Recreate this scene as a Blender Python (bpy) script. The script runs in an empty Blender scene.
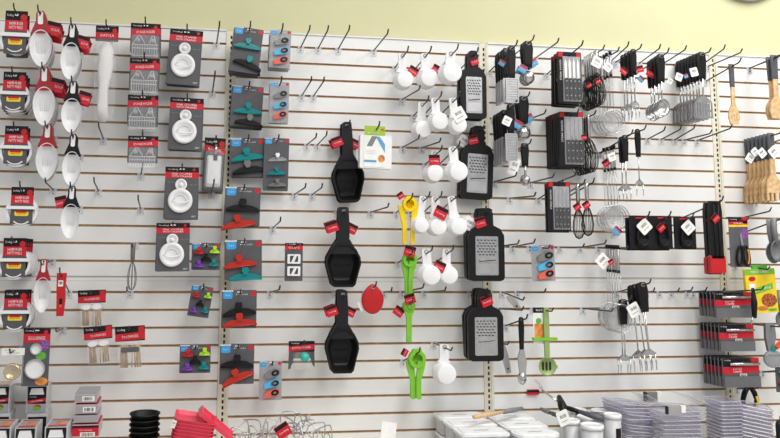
import bpy, math, random
from mathutils import Matrix, Vector
random.seed(7)
PI = math.pi
def R(a): return math.radians(a)
C = bpy.context.scene.collection

# ------------------------------------------------------------------ camera
F_PX, CX, CY = 791.84, 305.75, 127.95          # focal length and principal point of the (cropped) photograph
YAW, PITCH, ROLL = 0.1510, 0.1257, 0.0124
CAM = Vector((-0.1942, -3.5892, -0.8376))
ZO = 2.34                                      # height of the top groove over the floor
CAM.z += ZO
S = 0.0762                                     # groove spacing (3 in)
_F = Vector((math.sin(YAW)*math.cos(PITCH), math.cos(YAW)*math.cos(PITCH), math.sin(PITCH)))
_R0 = Vector((math.cos(YAW), -math.sin(YAW), 0)); _U0 = _R0.cross(_F)
_R = math.cos(ROLL)*_R0 + math.sin(ROLL)*_U0
_U = -math.sin(ROLL)*_R0 + math.cos(ROLL)*_U0
cd = bpy.data.cameras.new('camera'); cam = bpy.data.objects.new('camera', cd); C.objects.link(cam)
cam.matrix_world = Matrix(((_R.x, _U.x, -_F.x, CAM.x), (_R.y, _U.y, -_F.y, CAM.y), (_R.z, _U.z, -_F.z, CAM.z), (0, 0, 0, 1)))
cd.sensor_width = 36; cd.lens = F_PX/780*36
cd.shift_x = (390-CX)/780; cd.shift_y = (CY-219)/780
cd.clip_start = .05
bpy.context.scene.camera = cam

def at(u, v, Y=0.0):
    """point at distance Y in front of the wall seen at picture position u, v"""
    r = _F + _R*((u-CX)/F_PX) - _U*((v-CY)/F_PX)
    t = (-Y-CAM.y)/r.y
    return CAM + t*r
def px(P):
    d = Vector(P)-CAM; z = d.dot(_F)
    return CX+F_PX*d.dot(_R)/z, CY-F_PX*d.dot(_U)/z
def zk(k): return ZO-(k if k < 14 else k-1+1.754)*S
GROOVES = [zk(k) for k in range(-0, 26)]
def span(u0, v0, u1, v1, Y):
    p = at((u0+u1)/2, v0, Y); w = at(u1, (v0+v1)/2, Y).x-at(u0, (v0+v1)/2, Y).x
    h = p.z-at((u0+u1)/2, v1, Y).z
    return p, w, h

# ------------------------------------------------------------------ materials
MATS = {}
def mat(name, col=None, rough=.5, metal=0, alpha=1, var=.04, scale=30, spec=.5, trans=0, bump=0):
    if name in MATS: return MATS[name]
    m = bpy.data.materials.new(name); m.use_nodes = True; nt = m.node_tree; b = nt.nodes['Principled BSDF']
    tc = nt.nodes.new('ShaderNodeTexCoord'); nz = nt.nodes.new('ShaderNodeTexNoise'); nz.inputs['Scale'].default_value = scale
    nz.inputs['Detail'].default_value = 3
    nt.links.new(tc.outputs['Object'], nz.inputs['Vector'])
    rp = nt.nodes.new('ShaderNodeValToRGB')
    c0 = [max(0, c*(1-var*2)) for c in col]; c1 = [min(1, c*(1+var)) for c in col]
    rp.color_ramp.elements[0].color = (*c0, 1); rp.color_ramp.elements[1].color = (*c1, 1)
    rp.color_ramp.elements[0].position = .3; rp.color_ramp.elements[1].position = .7
    nt.links.new(nz.outputs['Fac'], rp.inputs['Fac']); nt.links.new(rp.outputs['Color'], b.inputs['Base Color'])
    b.inputs['Roughness'].default_value = rough; b.inputs['Metallic'].default_value = metal
    b.inputs['Specular IOR Level'].default_value = spec
    b.inputs['Alpha'].default_value = alpha
    if trans: b.inputs['Transmission Weight'].default_value = trans
    if bump:
        bp = nt.nodes.new('ShaderNodeBump'); bp.inputs['Strength'].default_value = bump; bp.inputs['Distance'].default_value = .004
        nt.links.new(nz.outputs['Fac'], bp.inputs['Height']); nt.links.new(bp.outputs['Normal'], b.inputs['Normal'])
    MATS[name] = m
    return m
WHITE = mat('slat_white', (.80, .80, .80), .42, var=.02, scale=4)
BROWN = mat('groove_brown', (.58, .40, .22), .8, var=.1)
SEAM = mat('seam_grey', (.60, .56, .47), .6)
CREAM = mat('standard_cream', (.74, .70, .57), .4)
DARK = mat('slot_dark', (.012, .012, .012), .8)
BLACK = mat('black_card', (.009, .009, .011), .5, spec=.22)
BPLAST = mat('black_plastic', (.007, .007, .008), .45, var=.1, spec=.25)
BSOFT = mat('black_rubber', (.010, .010, .013), .55, spec=.25)
CGREY = mat('grey_card', (.092, .092, .102), .45, spec=.3)
LGREY = mat('light_grey_card', (.33, .33, .35), .4)
RED = mat('red_print', (.56, .01, .025), .4, spec=.4)
REDP = mat('red_plastic', (.50, .012, .016), .33, spec=.4)
CORAL = mat('coral_plastic', (.80, .065, .12), .4)
WP = mat('white_plastic', (.80, .80, .82), .32, var=.01)
WPRINT = mat('white_print', (.80, .80, .80), .5)
PAPER = mat('white_paper', (.82, .82, .80), .6)
BLUE = mat('blue_print', (.03, .33, .72), .4)
LBLUE = mat('light_blue_print', (.10, .33, .58), .4)
CYAN = mat('cyan_plastic', (.02, .42, .75), .3)
TEAL = mat('teal_plastic', (.0, .25, .27), .22, alpha=.85)
PURPLE = mat('purple_plastic', (.16, .04, .38), .3)
LIME = mat('lime_plastic', (.42, .70, .03), .3)
ORANGE = mat('orange_red_plastic', (.75, .075, .03), .3)
GREYP = mat('grey_plastic', (.16, .16, .155), .35)
SLATE = mat('slate_silicone', (.085, .092, .105), .5)
MGREY = mat('mid_grey_silicone', (.19, .20, .21), .5)
REDC = mat('translucent_red_plastic', (.50, .025, .01), .22, alpha=.9)
CARDG = mat('dark_grey_card', (.10, .10, .11), .4)
GREEN = mat('green_enamel', (.19, .50, .03), .35)
SAGE = mat('sage_plastic', (.27, .38, .13), .4)
YELLOW = mat('yellow_enamel', (.88, .62, .0), .3)
YPRINT = mat('yellow_print', (.85, .62, .02), .4)
GPRINT = mat('green_print', (.10, .42, .04), .4)
OLIVE = mat('lime_print', (.32, .50, .04), .45)
OPRINT = mat('orange_print', (.75, .28, .06), .5, var=.3)
FOOD = mat('food_print', (.45, .12, .03), .5, var=.5, scale=120)
PPRINT = mat('purple_print', (.28, .09, .38), .5, var=.4, scale=150)
STEEL = mat('steel', (.62, .62, .63), .26, 1, var=.06, scale=40)
STEELD = mat('brushed_steel', (.55, .55, .56), .38, 1)
CHROME = mat('hook_chrome', (.055, .055, .06), .35, .7)
BRASS = mat('brass', (.62, .48, .22), .25, 1)
WOOD = mat('bamboo', (.70, .47, .24), .5, var=.15, scale=60)
PICK = mat('toothpick_wood', (.58, .38, .19), .6, var=.2, scale=200)
CLEAR = mat('clear_plastic', (.85, .86, .9), .12, alpha=.07, spec=.8)
CLEARB = mat('clear_blister', (.80, .82, .86), .15, alpha=.16, bump=.8, scale=60, spec=1)
CLIPC = mat('clear_clip', (.88, .89, .93), .2, alpha=.38)
RIBGLINT = mat('clear_rib_glint', (.9, .9, .93), .15, alpha=.36, spec=1)  # holder ribs whitened to stand in for highlights; also drawn as bag glints
SRED = mat('dark_red_plastic', (.36, .01, .02), .35)
TRAYC = mat('clear_tray', (.40, .39, .50), .15, alpha=.17, spec=.6)
TRAYR = mat('clear_tray_rim', (.62, .60, .72), .2, alpha=.55, spec=1)
FROST = mat('frosted_plastic', (.68, .69, .72), .35, alpha=.75)
LIDW = mat('white_lid', (.82, .83, .85), .35, alpha=.97)
TRANSB = mat('clear_bag', (.9, .9, .92),   .12, alpha=.11, bump=1, scale=40)

# ------------------------------------------------------------------ mesh builder
_tc = {}
def text_geo(s):
    if s in _tc: return _tc[s]
    cu = bpy.data.curves.new('t', 'FONT'); cu.body = s; cu.size = 1; cu.resolution_u = 1
    o = bpy.data.objects.new('t', cu); me = bpy.data.meshes.new_from_object(o)
    vs = [(v.co.x, v.co.y) for v in me.vertices]; fs = [tuple(p.vertices) for p in me.polygons]
    bpy.data.objects.remove(o); bpy.data.curves.remove(cu); bpy.data.meshes.remove(me)
    x0 = min(v[0] for v in vs); x1 = max(v[0] for v in vs); y0 = min(v[1] for v in vs); y1 = max(v[1] for v in vs)
    vs = [((x-(x0+x1)/2)/(x1-x0), (y-(y0+y1)/2)/(y1-y0)) for x, y in vs]
    _tc[s] = (vs, fs)
    return _tc[s]

def rrect(cx, cz, w, h, r=.004, n=3):
    r = min(r, w/2, h/2); pts = []
    for i, (sx, sz) in enumerate(((1, 1), (-1, 1), (-1, -1), (1, -1))):
        for j in range(n+1):
            a = (i+j/n)*PI/2
            pts.append((cx+sx*(w/2-r)+r*math.cos(a), cz+sz*(h/2-r)+r*math.sin(a)))
    return pts
def ell(cx, cz, rx, rz, n=24, a0=0, a1=2*PI):
    return [(cx+rx*math.cos(a0+(a1-a0)*i/n), cz+rz*math.sin(a0+(a1-a0)*i/n)) for i in range(n)]
def rot2(pts, a, c=(0, 0)):
    ca, sa = math.cos(a), math.sin(a)
    return [(c[0]+(x-c[0])*ca-(z-c[1])*sa, c[1]+(x-c[0])*sa+(z-c[1])*ca) for x, z in pts]

class MB:
    def __init__(s): s.v = []; s.f = []; s.m = []; s.s = []; s.mats = []; s.M = None
    def add(s, vs, fs, m, smooth=False):
        o = len(s.v)
        if s.M is not None: vs = [s.M @ Vector(v) for v in vs]
        s.v += [tuple(v) for v in vs]
        if m not in s.mats: s.mats.append(m)
        k = s.mats.index(m)
        for f in fs: s.f.append(tuple(i+o for i in f)); s.m.append(k); s.s.append(smooth)
    def box(s, x0, x1, y0, y1, z0, z1, m):
        vs = [(x, y, z) for x in (x0, x1) for y in (y0, y1) for z in (z0, z1)]
        s.add(vs, [(0, 1, 3, 2), (4, 6, 7, 5), (0, 4, 5, 1), (2, 3, 7, 6), (0, 2, 6, 4), (1, 5, 7, 3)], m)
    def prism(s, pts, y0, y1, m, mside=None):
        n = len(pts)
        s.add([(x, y0, z) for x, z in pts], [tuple(range(n))], m)
        vs = [(x, y0, z) for x, z in pts]+[(x, y1, z) for x, z in pts]
        s.add(vs, [(i, (i+1) % n, n+(i+1) % n, n+i) for i in range(n)]+[tuple(range(2*n-1, n-1, -1))], mside or m)
    def flat(s, pts, y, m):
        s.add([(x, y, z) for x, z in pts], [tuple(range(len(pts)))], m)
    def ring(s, outer, inner, y0, y1, m, smooth=False):
        n = len(outer)
        vs = [(x, y0, z) for x, z in outer]+[(x, y0, z) for x, z in inner]+[(x, y1, z) for x, z in outer]+[(x, y1, z) for x, z in inner]
        fs = []
        for i in range(n):
            j = (i+1) % n
            fs += [(i, j, n+j, n+i), (2*n+i, 3*n+i, 3*n+j, 2*n+j), (i, 2*n+i, 2*n+j, j), (n+i, n+j, 3*n+j, 3*n+i)]
        s.add(vs, fs, m, smooth)
    def radial(s, out, c, prof, m, smooth=True):
        """skin an outline scaled about c by prof = [(scale, y), ...]"""
        n = len(out); vs = []; idx = []
        for sc, y in prof:
            if sc <= 1e-6: idx.append([len(vs)]); vs.append((c[0], y, c[1]))
            else:
                idx.append(list(range(len(vs), len(vs)+n)))
                vs += [(c[0]+(x-c[0])*sc, y, c[1]+(z-c[1])*sc) for x, z in out]
        fs = []
        for a, b in zip(idx, idx[1:]):
            for i in range(n):
                j = (i+1) % n
                if len(a) == 1 and len(b) == 1: continue
                if len(a) == 1: fs.append((a[0], b[i], b[j]))
                elif len(b) == 1: fs.append((a[i], a[j], b[0]))
                else: fs.append((a[i], a[j], b[j], b[i]))
        s.add(vs, fs, m, smooth)
    def lathe(s, prof, c, m, n=24, smooth=True):
        """vertical axis; prof = [(r, z)]"""
        vs = []; idx = []
        for r, z in prof:
            if r < 1e-6: idx.append([len(vs)]); vs.append((c[0], c[1], c[2]+z))
            else:
                idx.append(list(range(len(vs), len(vs)+n)))
                vs += [(c[0]+r*math.cos(2*PI*i/n), c[1]+r*math.sin(2*PI*i/n), c[2]+z) for i in range(n)]
        fs = []
        for a, b in zip(idx, idx[1:]):
            for i in range(n):
                j = (i+1) % n
                if len(a) == 1: fs.append((a[0], b[i], b[j]))
                elif len(b) == 1: fs.append((a[i], a[j], b[0]))
                else: fs.append((a[i], a[j], b[j], b[i]))
        s.add(vs, fs, m, smooth)
    def tube(s, path, r, m, n=6, closed=False, smooth=True):
        P = [Vector(p) for p in path]; k = len(P); rs = r if isinstance(r, (list, tuple)) else [r]*k
        vs = []; up = None
        for i, p in enumerate(P):
            if closed: t = P[(i+1) % k]-P[i-1]
            else: t = P[min(i+1, k-1)]-P[max(i-1, 0)]
            t.normalize()
            if up is None:
                up = t.orthogonal().normalized()
            up = (up-t*up.dot(t))
            if up.length < 1e-6: up = t.orthogonal()
            up.normalize(); sd = t.cross(up)
            vs += [p+rs[i]*(up*math.cos(2*PI*j/n)+sd*math.sin(2*PI*j/n)) for j in range(n)]
        fs = []
        for i in range(k if closed else k-1):
            a = i*n; b = ((i+1) % k)*n
            for j in range(n): fs.append((a+j, a+(j+1) % n, b+(j+1) % n, b+j))
        if not closed: fs += [tuple(range(n-1, -1, -1)), tuple(range((k-1)*n, k*n))]
        s.add(vs, fs, m, smooth)
    def text(s, t, cx, cz, w, h, y, m, a=0):
        vs, fs = text_geo(t); ca, sa = math.cos(a), math.sin(a)
        s.add([(cx+x*w*ca-z*h*sa, y, cz+x*w*sa+z*h*ca) for x, z in vs], fs, m)
    def barcode(s, cx, cz, w, h, y, m=None, a=0):
        m = m or DARK; x = -w/2; rr = random.Random(int(abs(cx*1e4)+abs(cz*1e4)))
        while x < w/2:
            b = w*rr.choice((.03, .05, .08)); pts = [(cx+x, cz-h/2), (cx+x+b, cz-h/2), (cx+x+b, cz+h/2), (cx+x, cz+h/2)]
            s.flat(rot2(pts, a, (cx, cz)), y, m); x += b+w*rr.choice((.04, .07))
    def build(s, name, parent=None):
        me = bpy.data.meshes.new(name); me.from_pydata(s.v, [], s.f)
        for m in s.mats: me.materials.append(m)
        me.polygons.foreach_set('material_index', s.m); me.polygons.foreach_set('use_smooth', s.s); me.update()
        import bmesh
        bm = bmesh.new(); bm.from_mesh(me); bmesh.ops.recalc_face_normals(bm, faces=bm.faces); bm.to_mesh(me); bm.free()
        o = bpy.data.objects.new(name, me); C.objects.link(o)
        if parent is not None: o.parent = parent
        return o

def tag(o, label, cat, group=None):
    o['label'] = label; o['category'] = cat
    if group: o['group'] = group
def struct(o): o['kind'] = 'structure'; return o
def empty(name, loc, rot=(0, 0, 0)):
    o = bpy.data.objects.new(name, None); o.empty_display_size = .02; C.objects.link(o)
    o.location = loc; o.rotation_euler = rot
    return o
def copy_tree(o, parent=None):
    c = o.copy(); C.objects.link(c); c.parent = parent
    for ch in list(o.children): copy_tree(ch, c)
    return c
ORD = ['first', 'second', 'third', 'fourth', 'fifth', 'sixth', 'seventh', 'eighth', 'ninth', 'tenth', 'eleventh', 'twelfth', 'thirteenth', 'fourteenth', 'fifteenth', 'sixteenth', 'seventeenth', 'eighteenth', 'nineteenth', 'twentieth', 'twenty-first', 'twenty-second', 'twenty-third'] + ['twenty-'+q for q in ('fourth','fifth','sixth','seventh','eighth','ninth')] + ['thirtieth'] + ['thirty-'+q for q in ('first','second','third','fourth','fifth','sixth','seventh')]

# ------------------------------------------------------------------ room
STD = [-1.2192, 0, 1.2192, 2.4384, 3.6576]      # x of the slotted uprights
TOP = ZO+.060; BOT = zk(26)
def panel(x0, x1, ztop, zbot, ks):
    """slatted panel: continuous profile in y-z extruded along x, real grooves"""
    b = MB(); D = .011; pr = [(.018, ztop, WHITE), (.0, ztop, WHITE)]
    for k in ks:
        z = zk(k)
        pr += [(0, z+.0052, WHITE), (.0015, z+.0042, BROWN), (D, z+.0042, BROWN), (D, z-.0042, BROWN), (.0015, z-.0042, BROWN), (0, z-.0052, BROWN)]
    pr += [(0, zbot, WHITE), (.018, zbot, WHITE)]
    for (ya, za, _), (yb, zb, m) in zip(pr, pr[1:]):
        b.add([(x0, ya, za), (x1, ya, za), (x1, yb, zb), (x0, yb, zb)], [(0, 1, 2, 3)], m)
    for x in (x0, x1):                                            # end faces
        n = len(pr); b.add([(x, y, z) for y, z, _ in pr], [tuple(range(n))], BROWN)
    return b
seamz = (zk(13)+zk(14))/2+.001
for i, (xa, xb) in enumerate(zip(STD, STD[1:])):
    dz = (.0, .0, -.004, -.006)[i]
    o = panel(xa+.024, xb-.024, TOP, seamz+.0012, range(0, 14)).build('wall_panel_%d' % (2*i+1)); struct(o)
    o = panel(xa+.024, xb-.024, seamz-.0012, BOT, range(14, 26)).build('wall_panel_%d' % (2*i+2)); struct(o)
    b = MB(); b.box(xa+.024, xb-.024, -.0015, .004, seamz-.0045, seamz-.001, SEAM)
    b.box(xa+.024, xb-.024, -.0008, .004, seamz-.020, seamz-.0185, SEAM); struct(b.build('trim_%d' % (i+10)))
    b = MB(); b.box(xa+.02, xb-.02, -.006, .03, TOP, TOP+.006, WHITE); struct(b.build('trim_%d' % (i+20)))
for i, x in enumerate(STD):
    b = MB(); w = .0235; z = BOT; sw = .0042
    b.box(x-w, x-w+.012, -.003, .015, BOT, TOP, CREAM); b.box(x+w-.012, x+w, -.003, .015, BOT, TOP, CREAM)
    xa, xb = x-w+.012, x+w-.012
    while z < TOP-.0254:                                          # slotted channel face with real slots
        a, c = z+.0055, z+.0055+.0150
        b.add([(xa, 0, z), (xb, 0, z), (xb, 0, a), (xa, 0, a)], [(0, 1, 2, 3)], CREAM)
        b.add([(xa, 0, c), (xb, 0, c), (xb, 0, z+.0254), (xa, 0, z+.0254)], [(0, 1, 2, 3)], CREAM)
        b.add([(xa, 0, a), (x-sw, 0, a), (x-sw, 0, c), (xa, 0, c)], [(0, 1, 2, 3)], CREAM)
        b.add([(x+sw, 0, a), (xb, 0, a), (xb, 0, c), (x+sw, 0, c)], [(0, 1, 2, 3)], CREAM)
        z += .0254
    b.add([(xa, 0, z), (xb, 0, z), (xb, 0, TOP), (xa, 0, TOP)], [(0, 1, 2, 3)], CREAM)
    b.box(xa, xb, .005, .015, BOT, TOP, DARK)
    struct(b.build('trim_%d' % (i+1)))
WALLP = mat('wall_paint', (.62, .605, .37), .6, var=.015, scale=3)
b = MB(); b.box(-4, 6.5, .04, .14, 0, 4.2, WALLP); struct(b.build('wall_back'))
FLOORM = mat('floor_tile', (.45, .43, .40), .35)
b = MB(); b.box(-4, 6.5, -7, .04, -.1, 0, FLOORM); struct(b.build('floor'))
CEILM = mat('ceiling_tile', (.75, .75, .72), .8)
b = MB(); b.box(-4, 6.5, -7, .04, 4.2, 4.3, CEILM); struct(b.build('ceiling'))

# round white disc on the wall
p, w, h = span(706, -85, 786, -2, .0)
rt = empty('wall_clock', (p.x, .04, p.z-h/2))
r = w/2
b = MB(); b.radial(ell(0, 0, r, r, 48), (0, 0), [(0, -.02), (.94, -.022), (.97, -.03), (1, -.026), (1, 0)], WP); b.build('clock_body', rt)
b = MB(); b.ring(ell(0, 0, r*1.012, r*1.012, 48), ell(0, 0, r*.985, r*.985, 48), -.024, 0, LGREY); b.build('rim', rt)  # grey ring stands in for the shadow along the disc's edge
tag(rt, 'round white disc with shadow painted as grey ring high on the yellow wall', 'wall clock')

# ------------------------------------------------------------------ hooks
HOOKS = []     # (x, base z, pitch, length, yaw, name of load or None)
def hook(x, zb, pitch, L, yaw=0, load=None, tip=.026, tipa=R(38)):
    HOOKS.append([x, zb, pitch, L, yaw, load, tip, tipa])
def hook_for(x, z_of_Y, Yd, ext, load):
    """choose depth and groove so that the hook carries a thing hung at height z_of_Y(Y)"""
    best = None
    for i in range(60):
        Y = .05+i*.004
        z = z_of_Y(Y)
        for zg in GROOVES:
            pt = (z-zg-.006)/Y
            if pt < -.12 or pt > .5: continue
            c = ((Y-Yd)/.05)**2*.35+((pt-.12)/.12)**2
            if best is None or c < best[0]: best = (c, Y, zg, pt)
    return best
def hook_px(ub, vb, ut, vt, Lp=.22):
    B = at(ub, vb, 0); zg = min(GROOVES, key=lambda z: abs(z-B.z)); best = None
    for Li in range(8, 32):
        L = Li*.01
        for pi in range(-6, 17):
            p = pi*.025
            for yi in (-.16, -.08, 0, .08, .16):
                tp = p+.25                      # rough allowance for the raised tip
                T = Vector((B.x+L*math.sin(yi), -L*math.cos(p)-.02, zg+L*math.sin(p)+.016))
                u, v = px(T)
                c = ((u-ut)**2+(v-vt)**2)/1.5+((p-.1)/.1)**2*.4+((L-Lp)/.06)**2*.4+(yi/.08)**2*.5
                if best is None or c < best[0]: best = (c, L, p, yi)
    hook(B.x, zg, best[2], best[1], best[3])

# ------------------------------------------------------------------ placing
def hang(name, build, box, label, cat, Y=.15, n=1, dy=.02, roll=0, yaw=0, hole=.008, group=None, jit=1, nohook=False, hx=.5, ext=.05, load=None, **kw):
    """box: where the front one shows (u0, v0, u1, v1); the rest hang behind it on the same hook"""
    u0, v0, u1, v1 = box; uc = u0+(u1-u0)*hx
    zof = lambda Yq: at(uc, v0, Yq).z-hole
    if not nohook:
        c, Y, zg, pt = hook_for(0, zof, Y, ext, name)
    else: pt = .1
    p, w, h = span(u0, v0, u1, v1, Y); xh = at(uc, v0, Y).x
    if not nohook: hook(xh, zg, math.atan(pt), Y/math.cos(pt)+ext, 0, load or name.replace('_', ' '))
    rt = empty(name, (xh, -Y, p.z), (0, R(roll), R(yaw)))
    build(rt, w, h, **kw)
    off = -(hx-.5)*w
    if abs(off) > 1e-5:
        for ch in rt.children: ch.location.x += off
    things = [rt]
    for i in range(1, n):
        c = copy_tree(rt); c.location = (xh+random.uniform(-.002, .002)*jit, -Y+dy*i, p.z-dy*i*math.tan(math.atan(pt)))
        c.rotation_euler = (0, R(roll+random.uniform(-1.2, 1.2)*jit), R(yaw+random.uniform(-1.5, 1.5)*jit)); things.append(c)
    grp = group or (label[:60] if n > 1 else None)
    for i, o in enumerate(things):
        if n == 1: lb = label
        elif i == 0: lb = 'frontmost '+label
        else: lb = ORD[i]+' from the front: '+label
        tag(o, lb, cat, grp)
    return things

# ---- shared bits
def header_card(b, w, h, hh, bh, title, t=.0015, grey=CGREY, lines=1, slant=0, dot=True, brand=True, bottom=0, title2=None, bandw=1.0):
    b.prism(rrect(0, -h/2, w, h, .004), -t/2, t/2, grey)
    y = -t/2-.0005
    b.flat([(-w/2, 0), (w/2, 0), (w/2, -hh), (-w/2, -hh)], y, BLACK)
    s = slant*w
    b.flat([(-w/2, -hh-s*.5), (w/2, -hh+s*.5), (w/2, -hh-bh+s*.5), (-w/2, -hh-bh-s*.5)], y-.0003, RED)
    a = math.atan2(s, w)
    if title2:
        b.text(title, 0, -hh-bh*.30, w*.62, bh*.30, y-.0007, WPRINT, a); b.text(title2, 0, -hh-bh*.70, w*.62, bh*.30, y-.0007, WPRINT, a)
    else: b.text(title, 0, -hh-bh*.5, w*.62, bh*.42, y-.0007, WPRINT, a)
    if brand: b.text('Cooking', -w*.28, -hh*.5, w*.30, hh*.34, y-.0007, WPRINT)
    if dot: b.flat(ell(w*.33, -hh*.7, hh*.36, hh*.36, 12), y-.0009, REDP)
    b.flat(rrect(0, -hh*.42, w*.16, hh*.22, .003), y-.0007, WPRINT)

# ---- hamburger patty press
def patty(rt, w, h):
    b = MB(); cw = w*.80; header_card(b, cw, h, h*.22, h*.24, 'HAMBURGER', title2='PATTY PRESS')
    cz = -h*.66
    b.flat(rrect(0, cz-h*.06, w*.50, h*.13, .006), -.0016, YPRINT); b.flat(rrect(0, cz-h*.01, w*.40, h*.06, .003), -.0019, RED)
    b.text('PATTY', 0, cz-h*.07, w*.3, h*.035, -.0022, DARK)
    b.build('card', rt)
    r = w*.57; b = MB()
    b.ring(ell(0, cz, r, r, 36), ell(0, cz, r*.84, r*.84, 36), .002, .030, WP)
    b.tube([(r*.72*math.cos(a), -.004, cz+r*.84*math.sin(a)) for a in [R(230)+R(80)*i/8 for i in range(9)]], .003, WP, 5)
    b.build('press_ring', rt)
    b = MB(); b.prism(rrect(0, cz+h*.10, w*1.08, h*.085, .004), -.012, -.003, WP); b.build('handle_bar', rt)
# ---- scoops
def scoop(rt, w, h, col=SRED, side=1, tagm=True, slim=False):
    hh = h*.37; hw = w*.58
    b = MB()
    out = [(-hw*.22, 0), (hw*.22, 0), (hw*.34, -hh*.12), (hw*.36, -hh*.5), (w*.34, -hh*.82), (w*.44, -hh*1.08), (-w*.44, -hh*1.08), (-w*.34, -hh*.82), (-hw*.36, -hh*.5), (-hw*.34, -hh*.12)]
    b.prism(out, -.004, .006, col); b.build('handle', rt)
    b = MB(); b.prism(rrect(0, -hh*.36, hw*.40, hh*.62, .006), -.0085, -.006, WP)
    b.prism(ell(0, -hh*.12, hw*.10, hh*.06, 12), -.0095, -.0085, DARK); b.build('grip_inlay', rt)
    cz = -hh-h*.27; out = []
    for i in range(32):
        a = 2*PI*i/32; z = math.sin(a); x = math.cos(a)
        rz = h*.36 if z < 0 else h*.30
        out.append((x*w*.5*(1-.16*max(0, -z)**1.5), cz+z*rz))
    b = MB(); c = (0, cz)
    b.radial(out, c, [(0, .022), (.35, .0205), (.6, .016), (.8, .008), (.93, -.002), (1, -.008), (1.0, -.005), (.93, .004), (.8, .013), (.6, .021), (.35, .026), (0, .027)], WP)
    for i in (-2, -1, 0, 1, 2):
        b.tube([(i*w*.11, .018-.002*abs(i), cz+h*.14), (i*w*.09, .0185-.002*abs(i), cz-h*.10)], .0012, WP, 4)
    b.build('bowl', rt)
    if tagm:
        b = MB(); tw = w*.62; pts = rot2(rrect(side*w*.58, -hh*.82, tw, tw*1.05, .003), side*R(-14), (side*w*.5, -hh*.7))
        b.prism(pts, .004, .006, RED)
        b.flat(rot2([(side*w*.58-tw*.48, -hh*.82+tw*.5), (side*w*.58+tw*.48, -hh*.82+tw*.5), (side*w*.58+tw*.48, -hh*.82+tw*.2), (side*w*.58-tw*.48, -hh*.82+tw*.2)], side*R(-14), (side*w*.5, -hh*.7)), .0034, BLACK)
        b.text('SCOOP', side*w*.64, -hh*.92, tw*.6, tw*.2, .0028, WPRINT, side*R(-14)); b.build('hang_tag', rt)
# ---- sponge holder
def sponge(rt, w, h):
    b = MB(); header_card(b, w, h*.80, h*.15, h*.17, 'SPONGE HOLDER', slant=.07); b.build('card', rt)
    b = MB()
    for i in range(11):
        x = -w*.40+i*w*.08; b.tube([(x, -.012, -h*.62), (x, -.026, -h*.64), (x, -.026, -h*.92)], .0016, RIBGLINT, 5)
    for z in (.62, .72, .92): b.tube([(-w*.44, -.027, -h*z), (w*.44, -.027, -h*z)], .0022, RIBGLINT, 5)
    b.tube([(-w*.40, -.02, -h*.60), (-w*.22, -.02, -h*.36), (-w*.16, -.02, -h*.37), (w*.0, -.02, -h*.58)], .0024, RIBGLINT, 5)
    b.tube([(w*.36, -.02, -h*.60), (w*.30, -.02, -h*.36), (w*.24, -.02, -h*.36), (w*.12, -.02, -h*.58)], .0024, RIBGLINT, 5)
    for s_ in (-1, 1): b.radial(ell(s_*w*.24, -h*.47, w*.085, w*.085, 14), (s_*w*.24, -h*.47), [(0, -.016), (.7, -.014), (1, -.004)], RIBGLINT)
    b.build('holder', rt)
    b = MB(); b.radial(rrect(0, -h*.66, w*.96, h*.64, .01), (0, -h*.66), [(1, -.002), (.97, -.022), (.90, -.034), (0, -.036)], CLEARB, False); b.build('blister', rt)
# ---- sink stopper
def stopper(rt, w, h):
    b = MB(); header_card(b, w, h, h*.10, h*.115, 'SINK STOPPER', title2='WITH STRAINER', dot=False)
    b.flat(ell(w*.36, -h*.05, h*.028, h*.028, 12), -.0018, REDP)
    b.text('extra large', -w*.34, -h*.30, w*.2, h*.02, -.0014, LGREY); b.text('fits all', w*.34, -h*.34, w*.2, h*.02, -.0014, LGREY)
    b.text('SET', w*.38, -h*.95, w*.14, h*.03, -.0014, WPRINT); b.build('card', rt)
    for nm, cx, cz, r in (('small_stopper', -w*.02, -h*.345, w*.18), ('large_stopper', -w*.03, -h*.65, w*.37)):
        b = MB(); b.radial(ell(cx, cz, r, r, 32), (cx, cz), [(0, -.008), (.62, -.008), (.72, -.014), (.92, -.015), (1, -.010), (1, -.001)], WP); o = b.build(nm, rt)
        b = MB()
        if nm[0] == 'l':
            b.tube([(cx+r*.62*math.cos(a), -.017-.004*math.sin(PI*(a-PI)/PI), cz+r*.05+r*.25*math.sin(a)) for a in [PI+PI*i/8 for i in range(9)]], .0030, WP, 6)
            b.tube([(cx+r*.5*math.cos(a), -.012, cz+r*.5*math.sin(a)) for a in [PI*i/8 for i in range(9)]], .0018, WP, 5)
        else: b.radial(ell(cx, cz, r*.35, r*.35, 16), (cx, cz), [(0, -.020), (.8, -.020), (1, -.017), (1, -.008)], WP)
        b.build('grip', o)
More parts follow.
